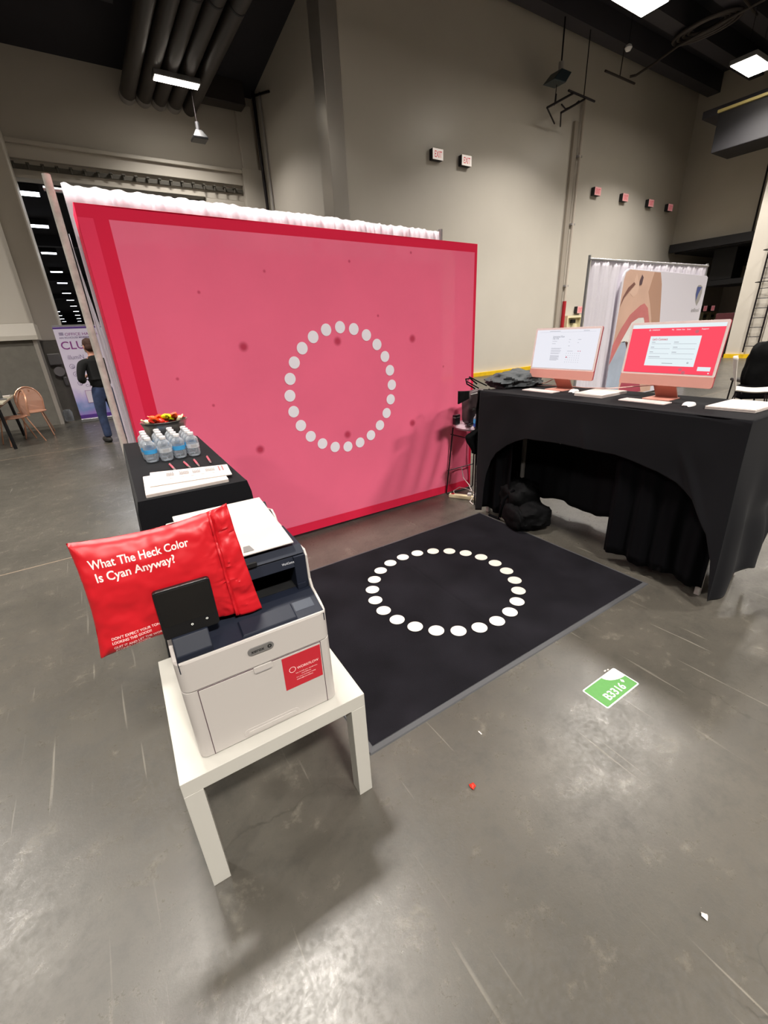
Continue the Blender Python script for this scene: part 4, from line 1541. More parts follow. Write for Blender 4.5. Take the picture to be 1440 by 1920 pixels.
def keyboard(loc, rz, label):
    t = thing('keyboard', label, 'keyboard', loc, rz, 'slim pale keyboards')
    MB().prism(rrect(-.138, -.048, .138, .048, .008), 0, .006, lambda p, q, a: (p, q, a)).build('body', M['pinkrim'], t, bevel=.001)
    m = MB()
    for r_ in range(5):
        for c_ in range(14):
            x, y = -.131 + c_ * .0188, -.041 + r_ * .0168
            if r_ == 0 and 4 <= c_ <= 8:
                if c_ == 4:
                    m.box(x, y, .006, x + .0188 * 5 - .003, y + .0138, .0078)
                continue
            m.box(x, y, .006, x + .0158, y + .0138, .0078)
    m.build('keys', M['kb'], t)
    return t


keyboard((2.784, 2.125, RZ), -1.60, 'pale keyboard in front of the white page computer')
keyboard((2.770, 1.360, RZ), -1.60, 'pale keyboard in front of the red page computer')


def mouse(loc, rz, label):
    t = thing('computer_mouse', label, 'mouse', loc, rz, 'white computer mice')
    m = MB()
    m.grid(lambda u, v: ((u - .5) * .057 * (sin(pi * (.08 + .84 * v)) ** .45), (v - .5) * .113,
                         .003 + .019 * (1 - (2 * u - 1) ** 4) ** .5 * sin(pi * (.06 + .88 * v)) ** .6), 18, 22)
    m.build('shell', M['cap'], t, smooth=True)
    MB().prism([(.026 * cos(a * pi / 12), .054 * sin(a * pi / 12)) for a in range(24)], .0, .005, lambda p, q, a: (p, q, a)).build(
        'base', M['alu'], t)
    return t


mouse((2.868, 1.905, RZ), -1.35, 'white mouse between the first keyboard and the middle papers')
mouse((2.778, 1.118, RZ), -1.50, 'white mouse right of the red page computer')


def papers(name, label, q, z, h, n):
    t = flyer_stack(name, label, q, z, h, False, n)
    a, b_, c_, d_ = [Vector(p) for p in q]
    f = lambda u, v: tuple((a * (1 - u) + b_ * u) * (1 - v) + (d_ * (1 - u) + c_ * u) * v) + (z + h + .0006,)
    m = MB()
    for k in range(10):
        m.quad(f(.15 + .07 * k, .15), f(.165 + .07 * k, .15), f(.165 + .07 * k, .8), f(.15 + .07 * k, .8))
    m.build('printed_text', mat('faint_ink', (216, 208, 204), .7), t)
    return t


papers('paper_stack', 'pale paper stack between the two computers', [(2.742, 1.815), (2.740, 1.613), (3.03, 1.612), (3.015, 1.83)], RZ, .018, 6)
papers('paper_stack', 'pale paper stack at the right end of the computer table', [(2.725, 1.016), (2.740, .800), (3.035, .790), (3.04, 1.005)], RZ, .018, 6)
m = MB()
m.tube([(2.99, 2.12, RZ + .09), (3.0, 2.25, RZ + .03), (3.01, 2.40, RZ + .006), (2.96, 2.46, RZ + .006)], .0035, 8)
m.tube([(2.95, 2.46, RZ + .006), (2.99, 2.3, RZ + .006), (3.0, 2.1, RZ + .02), (3.0, 1.9, RZ + .018), (3.0, 1.7, RZ + .03), (3.0, 1.5, RZ + .06), (2.97, 1.36, RZ + .08)], .0035, 8)
tag(m.build('power_cable', M['cable'], smooth=True), 'pale pink power cable running behind the two computers', 'cable')


# ------------------------------------------------------------------ bags
def blob(m, c, r, seed=0.0, amp=.12, n=28, fr=2.2, pw=2.6, zmin=None, rot=0.0):
    rings = []
    for j in range(1, n):
        ph = pi * j / n
        ring = []
        for k in range(n * 2):
            th = 2 * pi * k / (n * 2)
            d = Vector((sin(ph) * cos(th), sin(ph) * sin(th), -cos(ph)))
            s = (abs(d.x) ** pw + abs(d.y) ** pw + abs(d.z) ** pw) ** (-1 / pw)
            s *= 1 + amp * nz(d.x * fr + seed, d.y * fr, d.z * fr) + amp * .4 * nz(d.x * fr * 3, d.y * fr * 3 + seed, d.z * fr * 3)
            p = Vector((d.x * r[0] * s, d.y * r[1] * s, d.z * r[2] * s))
            x, y = p.x * cos(rot) - p.y * sin(rot), p.x * sin(rot) + p.y * cos(rot)
            z = c[2] + p.z
            if zmin is not None:
                z = max(zmin, z)
            ring.append((c[0] + x, c[1] + y, z))
        rings.append(ring)
    m.ring(rings)


t = thing('backpack', 'black backpack slumped on the floor under the computer table', 'backpack', (2.70, 2.15, 0), 1.2)
m = MB()
blob(m, (.04, 0, .165), (.17, .14, .17), 3, .22, zmin=.002, pw=3.2)
blob(m, (-.13, .0, .10), (.15, .15, .10), 5, .2, zmin=.002, pw=3)
m.build('main_bag', M['nylon'], t, smooth=True)
m = MB()
blob(m, (-.12, .13, .10), (.14, .05, .09), 8, .10, zmin=.003, pw=3)
m.build('front_pocket', M['nylon'], t, smooth=True)
m = MB().tube([(-.05, .1, .30), (-.02, .16, .22), (.02, .17, .1), (.05, .16, .012), (.16, .2, .008)], .012, 8)
m.tube([(.05, .02, .33), (.1, .0, .39), (.16, .0, .37), (.18, .01, .30)], .010, 8)
m.build('strap', M['skirt'], t, smooth=True)
m = MB().box(-.15, .175, .10, -.135, .18, .112).box(.0, .172, .03, .012, .178, .04)
m.build('buckle', M['chrome'], t, bevel=.002)

t = thing('grey_bag', 'crumpled dark grey nylon bag lying on the left end of the computer table', 'bag', (2.90, 2.45, RZ), 0)
m = MB()
blob(m, (0, .03, .045), (.21, .17, .075), 1.5, .26, fr=2.6, pw=2.4, zmin=.003, rot=-.3)
m.build('bag_body', M['greynylon'], t, smooth=True)
m = MB().tube([(-.30, .17, .0), (-.345, .22, .04), (-.33, .25, .075), (-.28, .25, .075), (-.25, .2, .03)], .006, 8)
m.tube([(-.28, .15, .004), (-.36, .20, .06), (-.30, .24, .09), (-.24, .2, .05), (-.22, .12, .02)], .005, 8)
m.tube([(-.15, -.1, .05), (0, -.13, .075), (.12, -.08, .08)], .009, 8)
m.build('strap', M['nylon'], t, smooth=True)

t = thing('hanging_jacket', 'dark brown and black jacket hanging off the left end of the computer table', 'jacket', (0, 0, 0))


def jk(u, v):
    w0, w1 = 2.575 - .115 * smoothstep(.60, .70, v) + .07 * smoothstep(.72, 1, v), 2.70
    x = w0 + (w1 - w0) * u
    z = 1.035 - v * (.54 - .08 * abs(u - .4))
    return (x, 2.545 + .015 * sin(u * 14 + v * 3) + .012 * nz(u * 4, v * 5) + .02 * v, z)


MB().grid(jk, 40, 40).build('coat_cloth', M['nylon'], t, smooth=True, solid=.014)
m = MB().grid(lambda u, v: (2.40 + .16 * u, 2.60 + .05 * u, 1.045 - .10 * v * (1 - .4 * u) - .02 * u), 8, 8)
m.build('collar', M['nylon'], t, smooth=True, solid=.012)
t = thing('leather_bag', 'upright brown leather bag standing on the bar stool behind the bottle', 'bag', (2.78, 2.80, .712), .15)
m = MB()
blob(m, (0, 0, .145), (.135, .055, .142), 4, .05, pw=5, zmin=.0)
m.build('bag_body', M['leather'], t, smooth=True)
MB().tube([(-.125, -.05, .265), (.125, -.05, .27)], .005, 6).build('edge_piping', M['grey'], t)
MB().box(-.12, -.062, .13, .12, -.05, .145).build('seam_strap', M['black'], t, bevel=.003)

# ------------------------------------------------------------------ stool with its things
t = thing('bar_stool', 'bar stool with a grey round seat on thin black wire legs', 'stool', (2.80, 2.79, 0), 0)
MB().lathe([(.001, .662), (.15, .662), (.195, .672), (.205, .690), (.196, .706), (.15, .712), (.001, .708)], n=40).build('seat', M['seat'], t, smooth=40)
m = MB()
for y in (-.185, .20):
    m.tube([(-.14, y * .78, .665), (-.175, y, .02), (-.16, y, .007), (.16, y, .007), (.175, y, .02), (.14, y * .78, .665)], .0065, 8)
m.build('leg_frame', M['wire'], t, smooth=True)
for z, k in ((.235, .17), (.26, .168), (.57, .148), (.60, .147)):
    m = MB()
    m.tube([(-k, -.19 + .02 * z, z), (-k, .195 - .03 * z, z)], .005, 8).tube([(k, -.19, z), (k, .195, z)], .005, 8)
m.tube([(-.168, -.18, .235), (.168, -.18, .26)], .005, 8).tube([(-.17, .19, .25), (.168, .19, .25)], .005, 8)
m.build('foot_ring', M['wire'], t, smooth=True)

t = thing('water_bottle', 'opened water bottle with a deep blue label on the bar stool', 'bottle', (2.665, 2.655, .712), 0)
bottle_body().build('bottle_body', M['bottle'], t, smooth=60)
MB().lathe([(.001, .098), (.0125, .098), (.013, .109), (.001, .1105)], n=18).build('cap', M['cap'], t, smooth=40)
m = MB().ring([[(.0278 * cos(2 * pi * k / 28), .0278 * sin(2 * pi * k / 28), z) for k in range(28)] for z in (.034, .072)], caps=False)
m.build('label_band', M['blue'], t, smooth=True)
m = MB().ring([[(.0276 * cos(2 * pi * k / 28), .0276 * sin(2 * pi * k / 28), z) for k in range(28)] for z in (.006, .034)], caps=False)
m.build('label_base', M['blue2'], t, smooth=True)
t = thing('black_case', 'small black upright case on the left of the bar stool seat', 'case', (2.63, 2.87, .712), .2)
MB().box(-.035, -.018, 0, .035, .018, .085).build('case_body', M['black'], t, bevel=.006)
MB().box(-.036, -.019, .06, .036, .019, .064).build('seam', M['grey'], t)
t = thing('sunglasses', 'dark sunglasses and wallet pile beside the small black case', 'glasses', (2.70, 2.69, .712), .4)
MB().box(-.075, .03, 0, .0, .075, .012).build('wallet', M['leather'], t, bevel=.003)
MB().tube([(-.09, .05, .018), (-.06, .03, .024), (-.04, .05, .02), (-.02, .03, .024), (.0, .06, .018)], .006, 8).build('frame', M['black'], t, smooth=True)

t = thing('power_strip', 'cream power strip on the floor behind the bar stool', 'power strip', (2.70, 2.80, 0), -1.05)
MB().box(-.16, -.024, 0, .13, .024, .032).build('body', M['cream'], t, bevel=.004)
MB().box(-.14, -.012, .032, -.11, .012, .038).build('switch', M['redpipe'], t, bevel=.002)
MB().box(.02, -.015, .032, .055, .015, .06).build('plug', M['cap'], t, bevel=.004)
MB().box(.075, -.015, .032, .11, .015, .055).build('plug', M['cap'], t, bevel=.004)
m = MB()
m.tube([(2.74, 2.74, .05), (2.70, 2.72, .10), (2.72, 2.78, .14), (2.76, 2.9, .17), (2.78, 2.95, .26)], .004, 7)
m.tube([(2.66, 2.90, .005), (2.70, 2.97, .03), (2.76, 2.95, .06), (2.80, 2.88, .05), (2.84, 2.75, .01)], .004, 7)
m.tube([(2.74, 2.72, .05), (2.66, 2.70, .01), (2.64, 2.64, .005), (2.70, 2.62, .005), (2.76, 2.66, .005), (2.86, 2.70, .03), (2.9, 2.8, .06)], .004, 7)
m.tube([(2.72, 2.70, .05), (2.78, 2.66, .09), (2.80, 2.62, .02), (2.86, 2.60, .005), (2.98, 2.66, .005)], .004, 7)
tag(m.build('white_cables', M['wcable'], smooth=True), 'tangle of white cables around the cream power strip', 'cable')

# ------------------------------------------------------------------ smile banner booth
BY = 4.86
t = thing('booth_drape', 'white pipe and drape wall carrying the smile banner', 'drape', (0, 0, 0))
MB().grid(drape_mesh(7.46, 11.62, BY + .06, .03, 2.46, .02, 22, 2.47, seed=4), 260, 20).build('curtain', M['drape'], t, smooth=True, solid=.003)
MB().tube([(7.40, BY + .06, 2.44), (11.66, BY + .06, 2.45)], .019, 10).build('crossbar', M['alu'], t, smooth=True)
for x in (7.43, 11.66):
    MB().tube([(x, BY + .08, 0), (x, BY + .08, 2.50)], .022, 10).build('upright', M['alu'], t, smooth=True)
SKIN = [(8.519, 2.303), (8.963, 2.293), (9.577, 2.278), (9.689, 2.078), (9.801, 1.674), (9.867, 1.41), (9.944, 0.708), (9.998, 0.05), (8.30, .05), (8.30, .6),
        (8.32, 1.127), (8.345, 1.698), (8.36, 2.146), (8.40, 2.254)]
LIPS = [(8.27, 0.70), (8.30, 1.05), (8.50, 1.33), (8.73, 1.561), (9.033, 1.715), (9.172, 1.75), (9.325, 1.667), (9.462, 1.422), (9.586, 1.216), (9.327, 1.227),
        (9.287, 1.427), (9.228, 1.504), (9.046, 1.502), (8.832, 1.427), (8.662, 1.225), (8.472, 0.995), (8.345, 0.791)]
TEETH = [(9.046, 1.502), (9.226, 1.512), (9.28, 1.428), (9.327, 1.227), (8.972, 1.0), (8.762, 1.1), (8.656, 1.08), (8.557, 1.096), (8.662, 1.225), (8.832, 1.427)]
GLOVE = [(8.28, 0.72), (8.345, 0.791), (8.586, 1.094), (8.7, 1.103), (8.809, 0.944), (8.737, 0.397), (8.713, 0.05), (8.28, .05)]
MOUTH = [(8.66, 1.10), (8.97, 1.05), (9.33, 1.22), (9.2, .8), (8.8, .7)]
NOS1 = [(8.697, 2.104), (8.751, 2.07), (8.598, 1.973), (8.441, 1.848), (8.35, 1.70), (8.40, 1.86), (8.529, 2.014)]
NOS2 = [(8.927, 2.231), (8.988, 2.184), (8.968, 2.072), (8.888, 2.05), (8.876, 2.127)]
CHEEK = [(9.35, 2.28), (9.577, 2.278), (9.689, 2.078), (9.801, 1.674), (9.867, 1.41), (9.9, 1.1), (9.62, 1.2), (9.52, 1.5), (9.38, 1.75), (9.25, 1.95)]
NOSE = [(8.75, 2.25), (8.90, 2.05), (8.86, 1.92), (8.74, 1.86), (8.60, 1.93), (8.72, 2.05), (8.70, 2.15)]
LLIP = [(8.718, 0.08), (8.80, 0.32), (9.05, .40), (9.477, 0.30), (9.6, 0.08)]
SHIELD = [(11.20, 2.075), (11.30, 2.08), (11.40, 2.04), (11.42, 1.931), (11.38, 1.78), (11.301, 1.68), (11.21, 1.76), (11.15, 1.898), (11.15, 2.03)]
SHB = [(11.17, 2.045), (11.37, 2.04), (11.27, 1.914), (11.22, 1.77), (11.165, 1.898)]
t = thing('smile_banner', 'large banner with a close-up nose and open smile beside a white panel', 'banner', (0, 0, 0))
pan = MB().prism([(8.31, .03), (8.31, 2.12), (8.33, 2.2), (8.38, 2.27), (8.47, 2.315), (9.6, 2.30), (11.50, 2.25), (11.56, 2.22), (11.56, .03)],
                 BY - .03, BY, lambda p, q, a: (p, a, q)).build('panel', mat('banner_white', (226, 222, 232), .4), t, bevel=.004)


def flat(name, poly, m_, k):
    return MB().prism(poly, BY - .031 - k * .0012, BY - .030 - k * .0012, lambda p, q, a: (p, a, q)).build(name, m_, t)


flat('printed_skin', SKIN, mat('print_skin', (214, 176, 156), .45, var=(1.6, .08)), 0)
flat('printed_cheek', CHEEK, mat('print_cheek', (188, 146, 124), .45), 1)
flat('printed_nose', NOSE, mat('print_nose', (224, 188, 168), .45), 1)
flat('printed_mouth', MOUTH, mat('print_mouth', (84, 44, 44), .45), 1)
flat('printed_glove', GLOVE, mat('print_glove', (176, 188, 206), .45, var=(3, .1)), 2)
flat('printed_teeth', TEETH, mat('print_teeth', (236, 234, 230), .4, var=(5, .05)), 2)
flat('printed_lips', LIPS, mat('print_lips', (206, 118, 118), .4, var=(3, .1)), 3)
flat('printed_lower_lip', LLIP, mat('print_lips2', (176, 70, 90), .4), 3)
flat('printed_nostril', NOS1, mat('print_shade', (126, 84, 76), .5), 4)
flat('printed_nostril', NOS2, mat('print_dark', (88, 64, 72), .5), 4)
flat('printed_shield', SHIELD, M['alu'], 1)
flat('printed_shield_half', SHB, mat('logo_blue', (40, 66, 140), .4), 2)
m = MB()
text(m, 'infinol', .11, lambda u, v: (11.10 + u, BY - .033, 1.56 + v), 0, width=.34)
m.build('small_lettering', M['grey'], t)


# ------------------------------------------------------------------ chairs at the right
def shell_chair(loc, rz, label, m_shell, group=None):
    t = thing('shell_chair', label, 'chair', loc, rz, group)

    def f(u, v):
        x = (u - .5) * .44
        if v < .55:
            k = v / .55
            y = -.22 + .40 * k
            z = .455 - .02 * sin(pi * k) + .03 * (2 * u - 1) ** 2
        else:
            k = (v - .55) / .45
            y = .18 + .09 * k + .03 * sin(k * pi / 2)
            z = .455 + .47 * k
            y -= .05 * (2 * u - 1) ** 2 * (k)
            x *= 1 - .12 * k
        return (x, y, z)
    MB().grid(f, 16, 30).build('shell', m_shell, t, smooth=True, solid=.014)
    m = MB()
    for s in (-1, 1):
        m.tube([(s * .20, -.22, .0), (s * .19, -.18, .43), (s * .19, .16, .43), (s * .21, .24, 0)], .010, 8)
    m.tube([(-.19, .1, .43), (.19, .1, .43)], .010, 8)
    m.build('wire_frame', M['wire'], t, smooth=True)
    return t


shell_chair((7.95, 2.44, 0), .35, 'light grey shell chair standing behind the computer table', mat('chair_grey', (196, 188, 180), .4))
t = thing('dark_chair', 'chair draped with a dark jacket at the right edge', 'chair', (9.3, 2.86, 0), -.8 + pi)
m = MB()
blob(m, (0, .2, .66), (.27, .12, .40), 2, .12, pw=3.2)
m.build('jacket', M['nylon'], t, smooth=True)
MB().box(-.24, -.25, .42, .24, .18, .47).build('seat', M['black'], t, bevel=.02)
for sx in (-.2, .2):
    for sy in (-.22, .2):
        MB().tube([(sx, sy, .42), (sx * 1.05, sy * 1.05, 0)], .013, 8).build('leg', M['wire'], t, smooth=True)
MB().box(-.30, .1, .18, .30, .33, .40).build('coat_tail', M['skirt'], t, bevel=.04)

# ------------------------------------------------------------------ left aisle
t = thing('roll_up_banner', 'purple and white roll-up banner near the grey block pier', 'banner', (-.375, 11.4, 0), -.06)
BW, BH = .86, 1.90


def banner_mat():
    m = mat('banner_print', (226, 216, 240), .5)
    nt = m.node_tree
    N, L = nt.nodes, nt.links
    tc = N.new('ShaderNodeTexCoord')
    sp = N.new('ShaderNodeSeparateXYZ')
    L.new(tc.outputs['Object'], sp.inputs[0])
    n = N.new('ShaderNodeTexNoise')
    n.inputs['Scale'].default_value = 4.0
    n.inputs['Detail'].default_value = 5
    L.new(tc.outputs['Object'], n.inputs['Vector'])
    ad = N.new('ShaderNodeMath')
    ad.operation = 'MULTIPLY_ADD'
    L.new(n.outputs['Fac'], ad.inputs[0])
    ad.inputs[1].default_value = .55
    L.new(sp.outputs['Z'], ad.inputs[2])
    cr = N.new('ShaderNodeValToRGB')
    e = cr.color_ramp.elements
    e[0].position = .0
    e[0].color = lin((206, 120, 206))
    e[1].position = 1.0
    e[1].color = lin((228, 218, 240))
    for p, c in ((.42, (160, 128, 200)), (.56, (128, 148, 200)), (.72, (176, 170, 222)), (.88, (206, 192, 232))):
        k = cr.color_ramp.elements.new(p)
        k.color = lin(c)
    L.new(ad.outputs[0], cr.inputs[0])
    L.new(cr.outputs[0], N['Principled BSDF'].inputs['Base Color'])
    return m


MB().box(0, 0, .06, BW, .004, BH).build('printed_sheet', banner_mat(), t)
MB().box(-.01, -.05, 0, BW + .01, .06, .075).build('base_cassette', M['alu'], t, bevel=.012)
MB().box(0, -.008, BH, BW, .012, BH + .022).build('top_rail', M['alu'], t, bevel=.003)
MB().box(0, -.003, .085, BW, 0, .150).build('violet_band', M['violet'], t)
MB().box(0, -.003, BH - .045, BW, 0, BH - .012).build('violet_band', M['violet'], t)
bt = lambda x0, z0: (lambda u, v: (x0 + u, -.0025, z0 + v))
m = MB()
text(m, 'OFFICE HAVEN', .075, bt(.17, 1.725), 0, width=.56)
text(m, 'CLUB', .215, bt(.04, 1.47), .006, width=.54)
m.build('large_lettering', M['purple'], t)
m = MB()
text(m, 'AN IN-HOUSE MEMBERSHIP', .046, bt(.062, 1.672), .012, width=.62)
text(m, 'illumiN', .12, bt(.095, 1.275), -.002, width=.28)
text(m, 'Custom', .07, bt(.26, .72), 0, width=.26)
for z, x in ((1.14, .13), (.985, .15), (.80, .18)):
    annulus(m, bt(x, z), 0, 0, .040, .047, 24)
    annulus(m, bt(x, z), .01, -.01, .016, .022, 16)
for z in (1.735, 1.755, 1.775):
    m.quad((.075, -.0025, z), (.15, -.0025, z), (.15, -.0025, z + .012), (.075, -.0025, z + .012))
m.build('small_lettering', mat('violet_grey_ink', (128, 110, 150), .5), t)
MB().box(.215, -.0035, .385, .56, -.002, .645).build('picture_frame', M['purple'], t)
MB().box(.222, -.005, .392, .56, -.0035, .638).build('picture', mat('picture_pale', (222, 212, 226), .5), t)

# man
def skin_fig(name, verts, edges, m_, parent, root=0, lv=2):
    me = bpy.data.meshes.new(name)
    me.from_pydata([v[:3] for v in verts], edges, [])
    o = bpy.data.objects.new(name, me)
    COL.objects.link(o)
    o.parent = parent
    md = o.modifiers.new('skin', 'SKIN')
    md.use_smooth_shade = True
    sv = me.skin_vertices[0].data if me.skin_vertices else None
    if sv is None:
        bm = bmesh.new()
        bm.from_mesh(me)
        bm.verts.layers.skin.verify()
        bm.to_mesh(me)
        bm.free()
        sv = me.skin_vertices[0].data
    for i, v in enumerate(verts):
        r = v[3]
        sv[i].radius = (r, r) if not isinstance(r, tuple) else r
        sv[i].use_root = (i == root)
    s = o.modifiers.new('sub', 'SUBSURF')
    s.levels = s.render_levels = lv
    me.materials.append(m_)
    return o


t = thing('person', 'man in a black long-sleeved shirt and blue jeans seen from behind', 'person', (.12, 8.62, 0), .35)
# local frame: faces +y, x to his right
B_ = [(0, 0, .86, .10), (0, -.01, 1.0, .105), (0, -.015, 1.15, .115), (0, -.01, 1.27, .10), (0, 0, 1.345, .05), (0, .015, 1.395, .045),
      (0, .03, 1.47, .075), (0, .03, 1.53, .078), (0, .02, 1.575, .05),
      (-.09, 0, 1.29, .06), (-.18, -.005, 1.275, .052), (-.235, -.02, 1.14, .042), (-.26, -.02, 1.02, .036), (-.20, .10, 1.00, .030), (-.12, .20, 1.05, .022), (-.07, .25, 1.07, .03),
      (.09, 0, 1.29, .06), (.18, -.005, 1.275, .052), (.235, -.02, 1.14, .042), (.25, .0, 1.02, .036), (.19, .12, 1.02, .030), (.10, .20, 1.06, .022), (.05, .25, 1.08, .03),
      (-.085, 0, .80, .085), (-.10, .0, .62, .07), (-.11, .0, .44, .052), (-.115, -.02, .24, .045), (-.12, -.03, .09, .035), (-.13, .06, .04, .035), (-.135, .13, .03, .025),
      (.085, 0, .80, .085), (.10, .0, .62, .07), (.11, .0, .44, .052), (.115, -.02, .24, .045), (.12, -.03, .09, .035), (.13, .06, .04, .035), (.135, .13, .03, .025)]
E_ = [(i, i + 1) for i in range(8)] + [(3, 9)] + [(i, i + 1) for i in range(9, 15)] + [(3, 16)] + [(i, i + 1) for i in range(16, 22)] + \
     [(0, 23)] + [(i, i + 1) for i in range(23, 29)] + [(0, 30)] + [(i, i + 1) for i in range(30, 36)]
fv, fe = list(B_), list(E_)
for hand, s in ((15, 1), (22, -1)):
    bx, by, bz, _ = B_[hand]
    for k, (dx, dy, dz, L_) in enumerate(((.9, .2, .45, .055), (.95, .35, .15, .07), (.95, .4, -.1, .075), (.9, .4, -.35, .068), (.8, .3, -.6, .055))):
        a = len(fv)
        st = Vector((bx, by, bz)) + Vector((s * .012, .015, dz * .03))
        d = Vector((s * dx, dy, dz * .3)).normalized()
        fv.append((st.x, st.y, st.z, .011))
        e1_ = st + d * L_ * .5
        fv.append((e1_.x, e1_.y, e1_.z, .009))
        e2_ = e1_ + Vector((s * .4, .3, -.6)).normalized() * L_ * .45
        fv.append((e2_.x, e2_.y, e2_.z, .0075))
        fe += [(hand, a), (a, a + 1), (a + 1, a + 2)]
skin_fig('body', [(v[0], v[1], v[2], v[3] * (.86 if v[2] < 1.34 and v[3] > .033 else 1)) for v in fv], fe, M['skin'], t)
m = MB()
blob(m, (0, .035, 1.515), (.074, .092, .108), 0, .02, pw=2.2)
m.tube([(0, .12, 1.525), (0, .142, 1.498), (0, .128, 1.488)], [.010, .014, .008], 8)
for s in (-1, 1):
    blob(m, (s * .076, .02, 1.505), (.010, .020, .032), 0, .02, n=10)
m.build('head_surface', M['skin'], t, smooth=True)
m = MB()
m.tube([(-.03, .124, 1.53), (-.075, .10, 1.53), (-.08, .03, 1.52)], .004, 6).tube([(.03, .124, 1.53), (.075, .10, 1.53), (.08, .03, 1.52)], .004, 6)
m.tube([(-.03, .124, 1.53), (.03, .124, 1.53)], .004, 6)
m.build('glasses', M['black'], t, smooth=True)
m = MB()
blob(m, (0, .105, 1.455), (.052, .045, .04), 0, .03, pw=2.4, n=14)
m.build('face_mask', mat('mask_white', (214, 216, 218), .8), t, smooth=True)
m = MB()
blob(m, (0, .018, 1.552), (.083, .092, .080), 6, .05, pw=2.1)
blob(m, (0, -.012, 1.50), (.076, .070, .070), 2, .04, pw=2.2)
m.build('hair', M['hair'], t, smooth=True)
sh = [(0, -.005, .83, (.165, .122)), (0, -.01, 1.02, (.150, .105)), (0, -.015, 1.15, (.165, .115)), (0, -.01, 1.25, (.170, .11)), (0, -.005, 1.325, (.08, .07)), (0, .01, 1.375, .055),
      (-.10, 0, 1.285, .082), (-.18, -.005, 1.262, .075), (-.24, -.02, 1.14, .060), (-.265, -.02, 1.02, .055), (-.20, .10, 1.00, .045), (-.14, .17, 1.035, .035),
      (.10, 0, 1.285, .082), (.18, -.005, 1.262, .075), (.24, -.02, 1.14, .060), (.255, .0, 1.02, .055), (.19, .12, 1.02, .045), (.12, .18, 1.05, .035)]
se = [(0, 1), (1, 2), (2, 3), (3, 4), (4, 5), (3, 6), (6, 7), (7, 8), (8, 9), (9, 10), (10, 11), (3, 12), (12, 13), (13, 14), (14, 15), (15, 16), (16, 17)]
skin_fig('shirt', sh, se, M['shirt'], t, 2)
je = [(0, 0, .97, (.135, .10)), (0, 0, .84, (.15, .115)), (-.085, .0, .76, .098), (-.10, .0, .60, .088), (-.11, .01, .44, .070), (-.115, -.01, .24, .066), (-.12, -.02, .075, .062),
      (.085, .0, .76, .098), (.10, .0, .60, .088), (.11, .01, .44, .070), (.115, -.01, .24, .066), (.12, -.02, .075, .062)]
skin_fig('jeans', je, [(0, 1), (1, 2), (2, 3), (3, 4), (4, 5), (5, 6), (1, 7), (7, 8), (8, 9), (9, 10), (10, 11)], M['jeans'], t, 1)
MB().ring([[(.15 * cos(a * pi / 12), .112 * sin(a * pi / 12), z) for a in range(24)] for z in (.925, .955)]).build('belt', M['black'], t, smooth=40)
for s in (-1, 1):
    m = MB()
    blob(m, (s * .125, .04, .045), (.048, .135, .048), s, .04, pw=2.6, zmin=.0, n=16)
    m.build('shoe', mat('dark_shoe', (40, 38, 36), .7), t, smooth=True)

# table and copper chairs at the far left
t = thing('cafe_table', 'small table with pale top and black legs at the left edge', 'table', (-1.75, 9.9, 0), 0)
MB().box(-.55, -.75, .72, .50, .75, .75).build('table_top', M['wood'], t, bevel=.004)
m = MB()
m.box(-.50, -.68, .66, .42, .68, .72)
m.build('apron', M['black'], t)
for sx in (-.42, .40):
    for sy in (-.65, .65):
        MB().tube([(sx, sy, .68), (sx * 1.08, sy * 1.05, 0)], .025, 8).build('leg', M['black'], t, smooth=True)
t = thing('monitor', 'dark box screen standing on the pale topped table', 'monitor', (-1.52, 9.75, .75), .4)
MB().box(-.22, -.01, .02, .22, .02, .34).build('screen_body', mat('laptop_grey', (96, 96, 92), .5), t, bevel=.006)
MB().box(-.22, -.18, 0, .22, .02, .02).build('base', M['badge'], t, bevel=.004)
t = thing('napkin', 'small white napkin on the pale topped table', 'napkin', (-1.33, 10.3, .751))
MB().box(-.06, -.06, 0, .06, .06, .02).build('folded_sheet', M['paper'], t, bevel=.004)


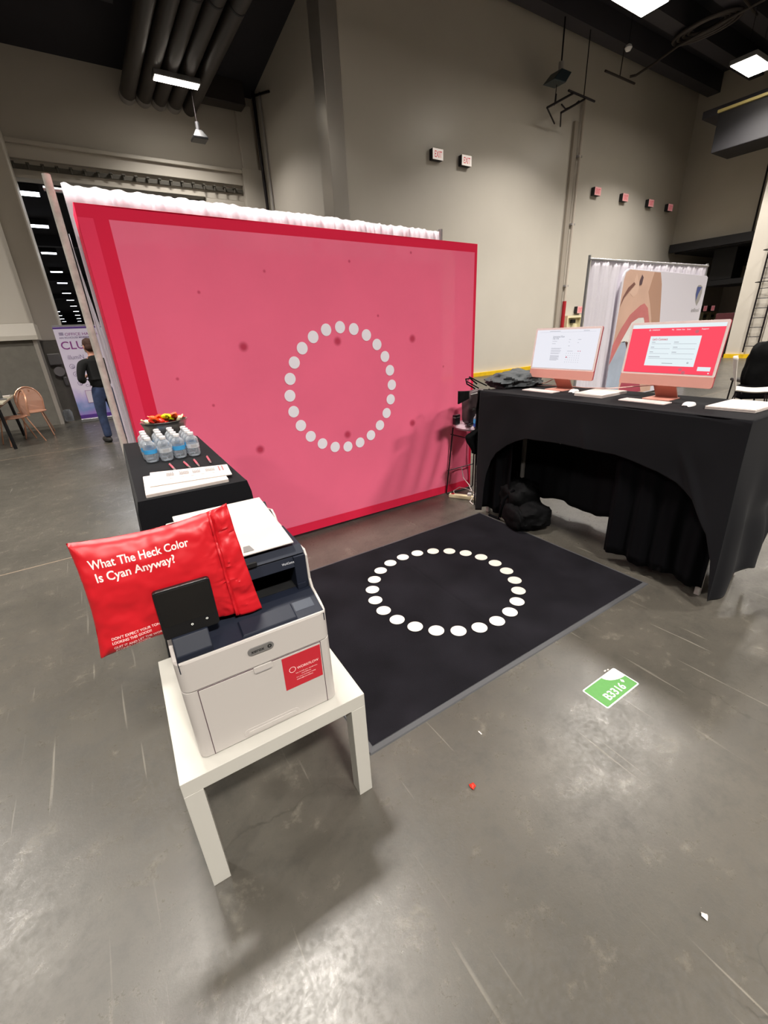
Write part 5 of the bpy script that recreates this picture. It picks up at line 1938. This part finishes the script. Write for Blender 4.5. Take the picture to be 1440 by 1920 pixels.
def copper_chair(loc, rz, label):
    t = thing('copper_chair', label, 'chair', loc, rz, 'copper wire chairs by the grey block pier')
    tr_ = mat('copper_mesh', (196, 150, 128), .35, transp=.45)
    MB().prism([(.22 * cos(a * pi / 14), .21 * sin(a * pi / 14)) for a in range(28)], .435, .455, lambda p, q, a: (p, q, a)).build(
        'seat', mat('copper_seat', (178, 128, 104), .35), t, bevel=.006)
    arc = [(-.19, .19, .45)] + [(-.205 * cos(a * pi / 12) if True else 0, .20 + .06 * sin(a * pi / 12), .62 + .25 * sin(a * pi / 12)) for a in range(13)] + [(.19, .19, .45)]
    m = MB().tube(arc, .011, 8)
    m.tube([(x, y - .01, z - .0) for x, y, z in arc], .008, 8)
    m.build('back_frame', M['copper'], t, smooth=True)
    n = len(arc)
    MB().add([(x * .97, y, z) for x, y, z in arc], [tuple(range(n))]).build('back_panel', tr_, t, solid=.004)
    m = MB()
    for x in (-.04, .04):
        m.box(x - .012, .235, .5, x + .012, .243, .82)
    m.build('back_slats', M['copper'], t)
    for sx, sy in ((-.17, -.17), (.17, -.17), (-.18, .18), (.18, .18)):
        MB().tube([(sx * .8, sy * .8, .44), (sx * 1.25, sy * (1.25 if sy < 0 else 1.6), .0)], .011, 8).build('leg', M['copper'], t, smooth=True)
    return t


copper_chair((-1.05, 10.35, 0), .35 - .3, 'copper framed chair with a rounded back against the grey block pier')
copper_chair((-1.28, 9.75, 0), -1.2, 'copper framed chair pushed to the pale topped table, seen from the side')

t = thing('fire_bell', 'dark alarm box and bell on the shaded grey block wall', 'alarm', (-.55, 12.5, 0))
MB().box(-.12, -.12, 1.16, .12, 0, 1.40).build('alarm_box', M['badge'], t, bevel=.02)
MB().tube([(.02, -.12, 1.02), (.02, 0, 1.02)], .10, 20).build('bell', M['grey'], t, smooth=40)
MB().box(.04, -.06, .70, .12, 0, .90).build('valve', M['badge'], t, bevel=.02)
t = thing('wall_outlet', 'black outlet box low on the grey block pier', 'outlet', (-1.0, 11.5, .45))
MB().box(-.05, -.03, -.08, .05, 0, .08).build('outlet_plate', M['black'], t, bevel=.004)
t = thing('glass_bin', 'small clear glass lantern on the floor at the pier corner', 'lantern', (-.60, 11.75, 0))
MB().lathe([(.05, .0), (.085, .02), (.09, .2), (.06, .26)], n=16).build('glass_body', M['bottle'], t, smooth=40)
MB().lathe([(.001, 0), (.09, 0), (.09, .02), (.001, .02)], n=16).build('base', M['chrome'], t, smooth=40)
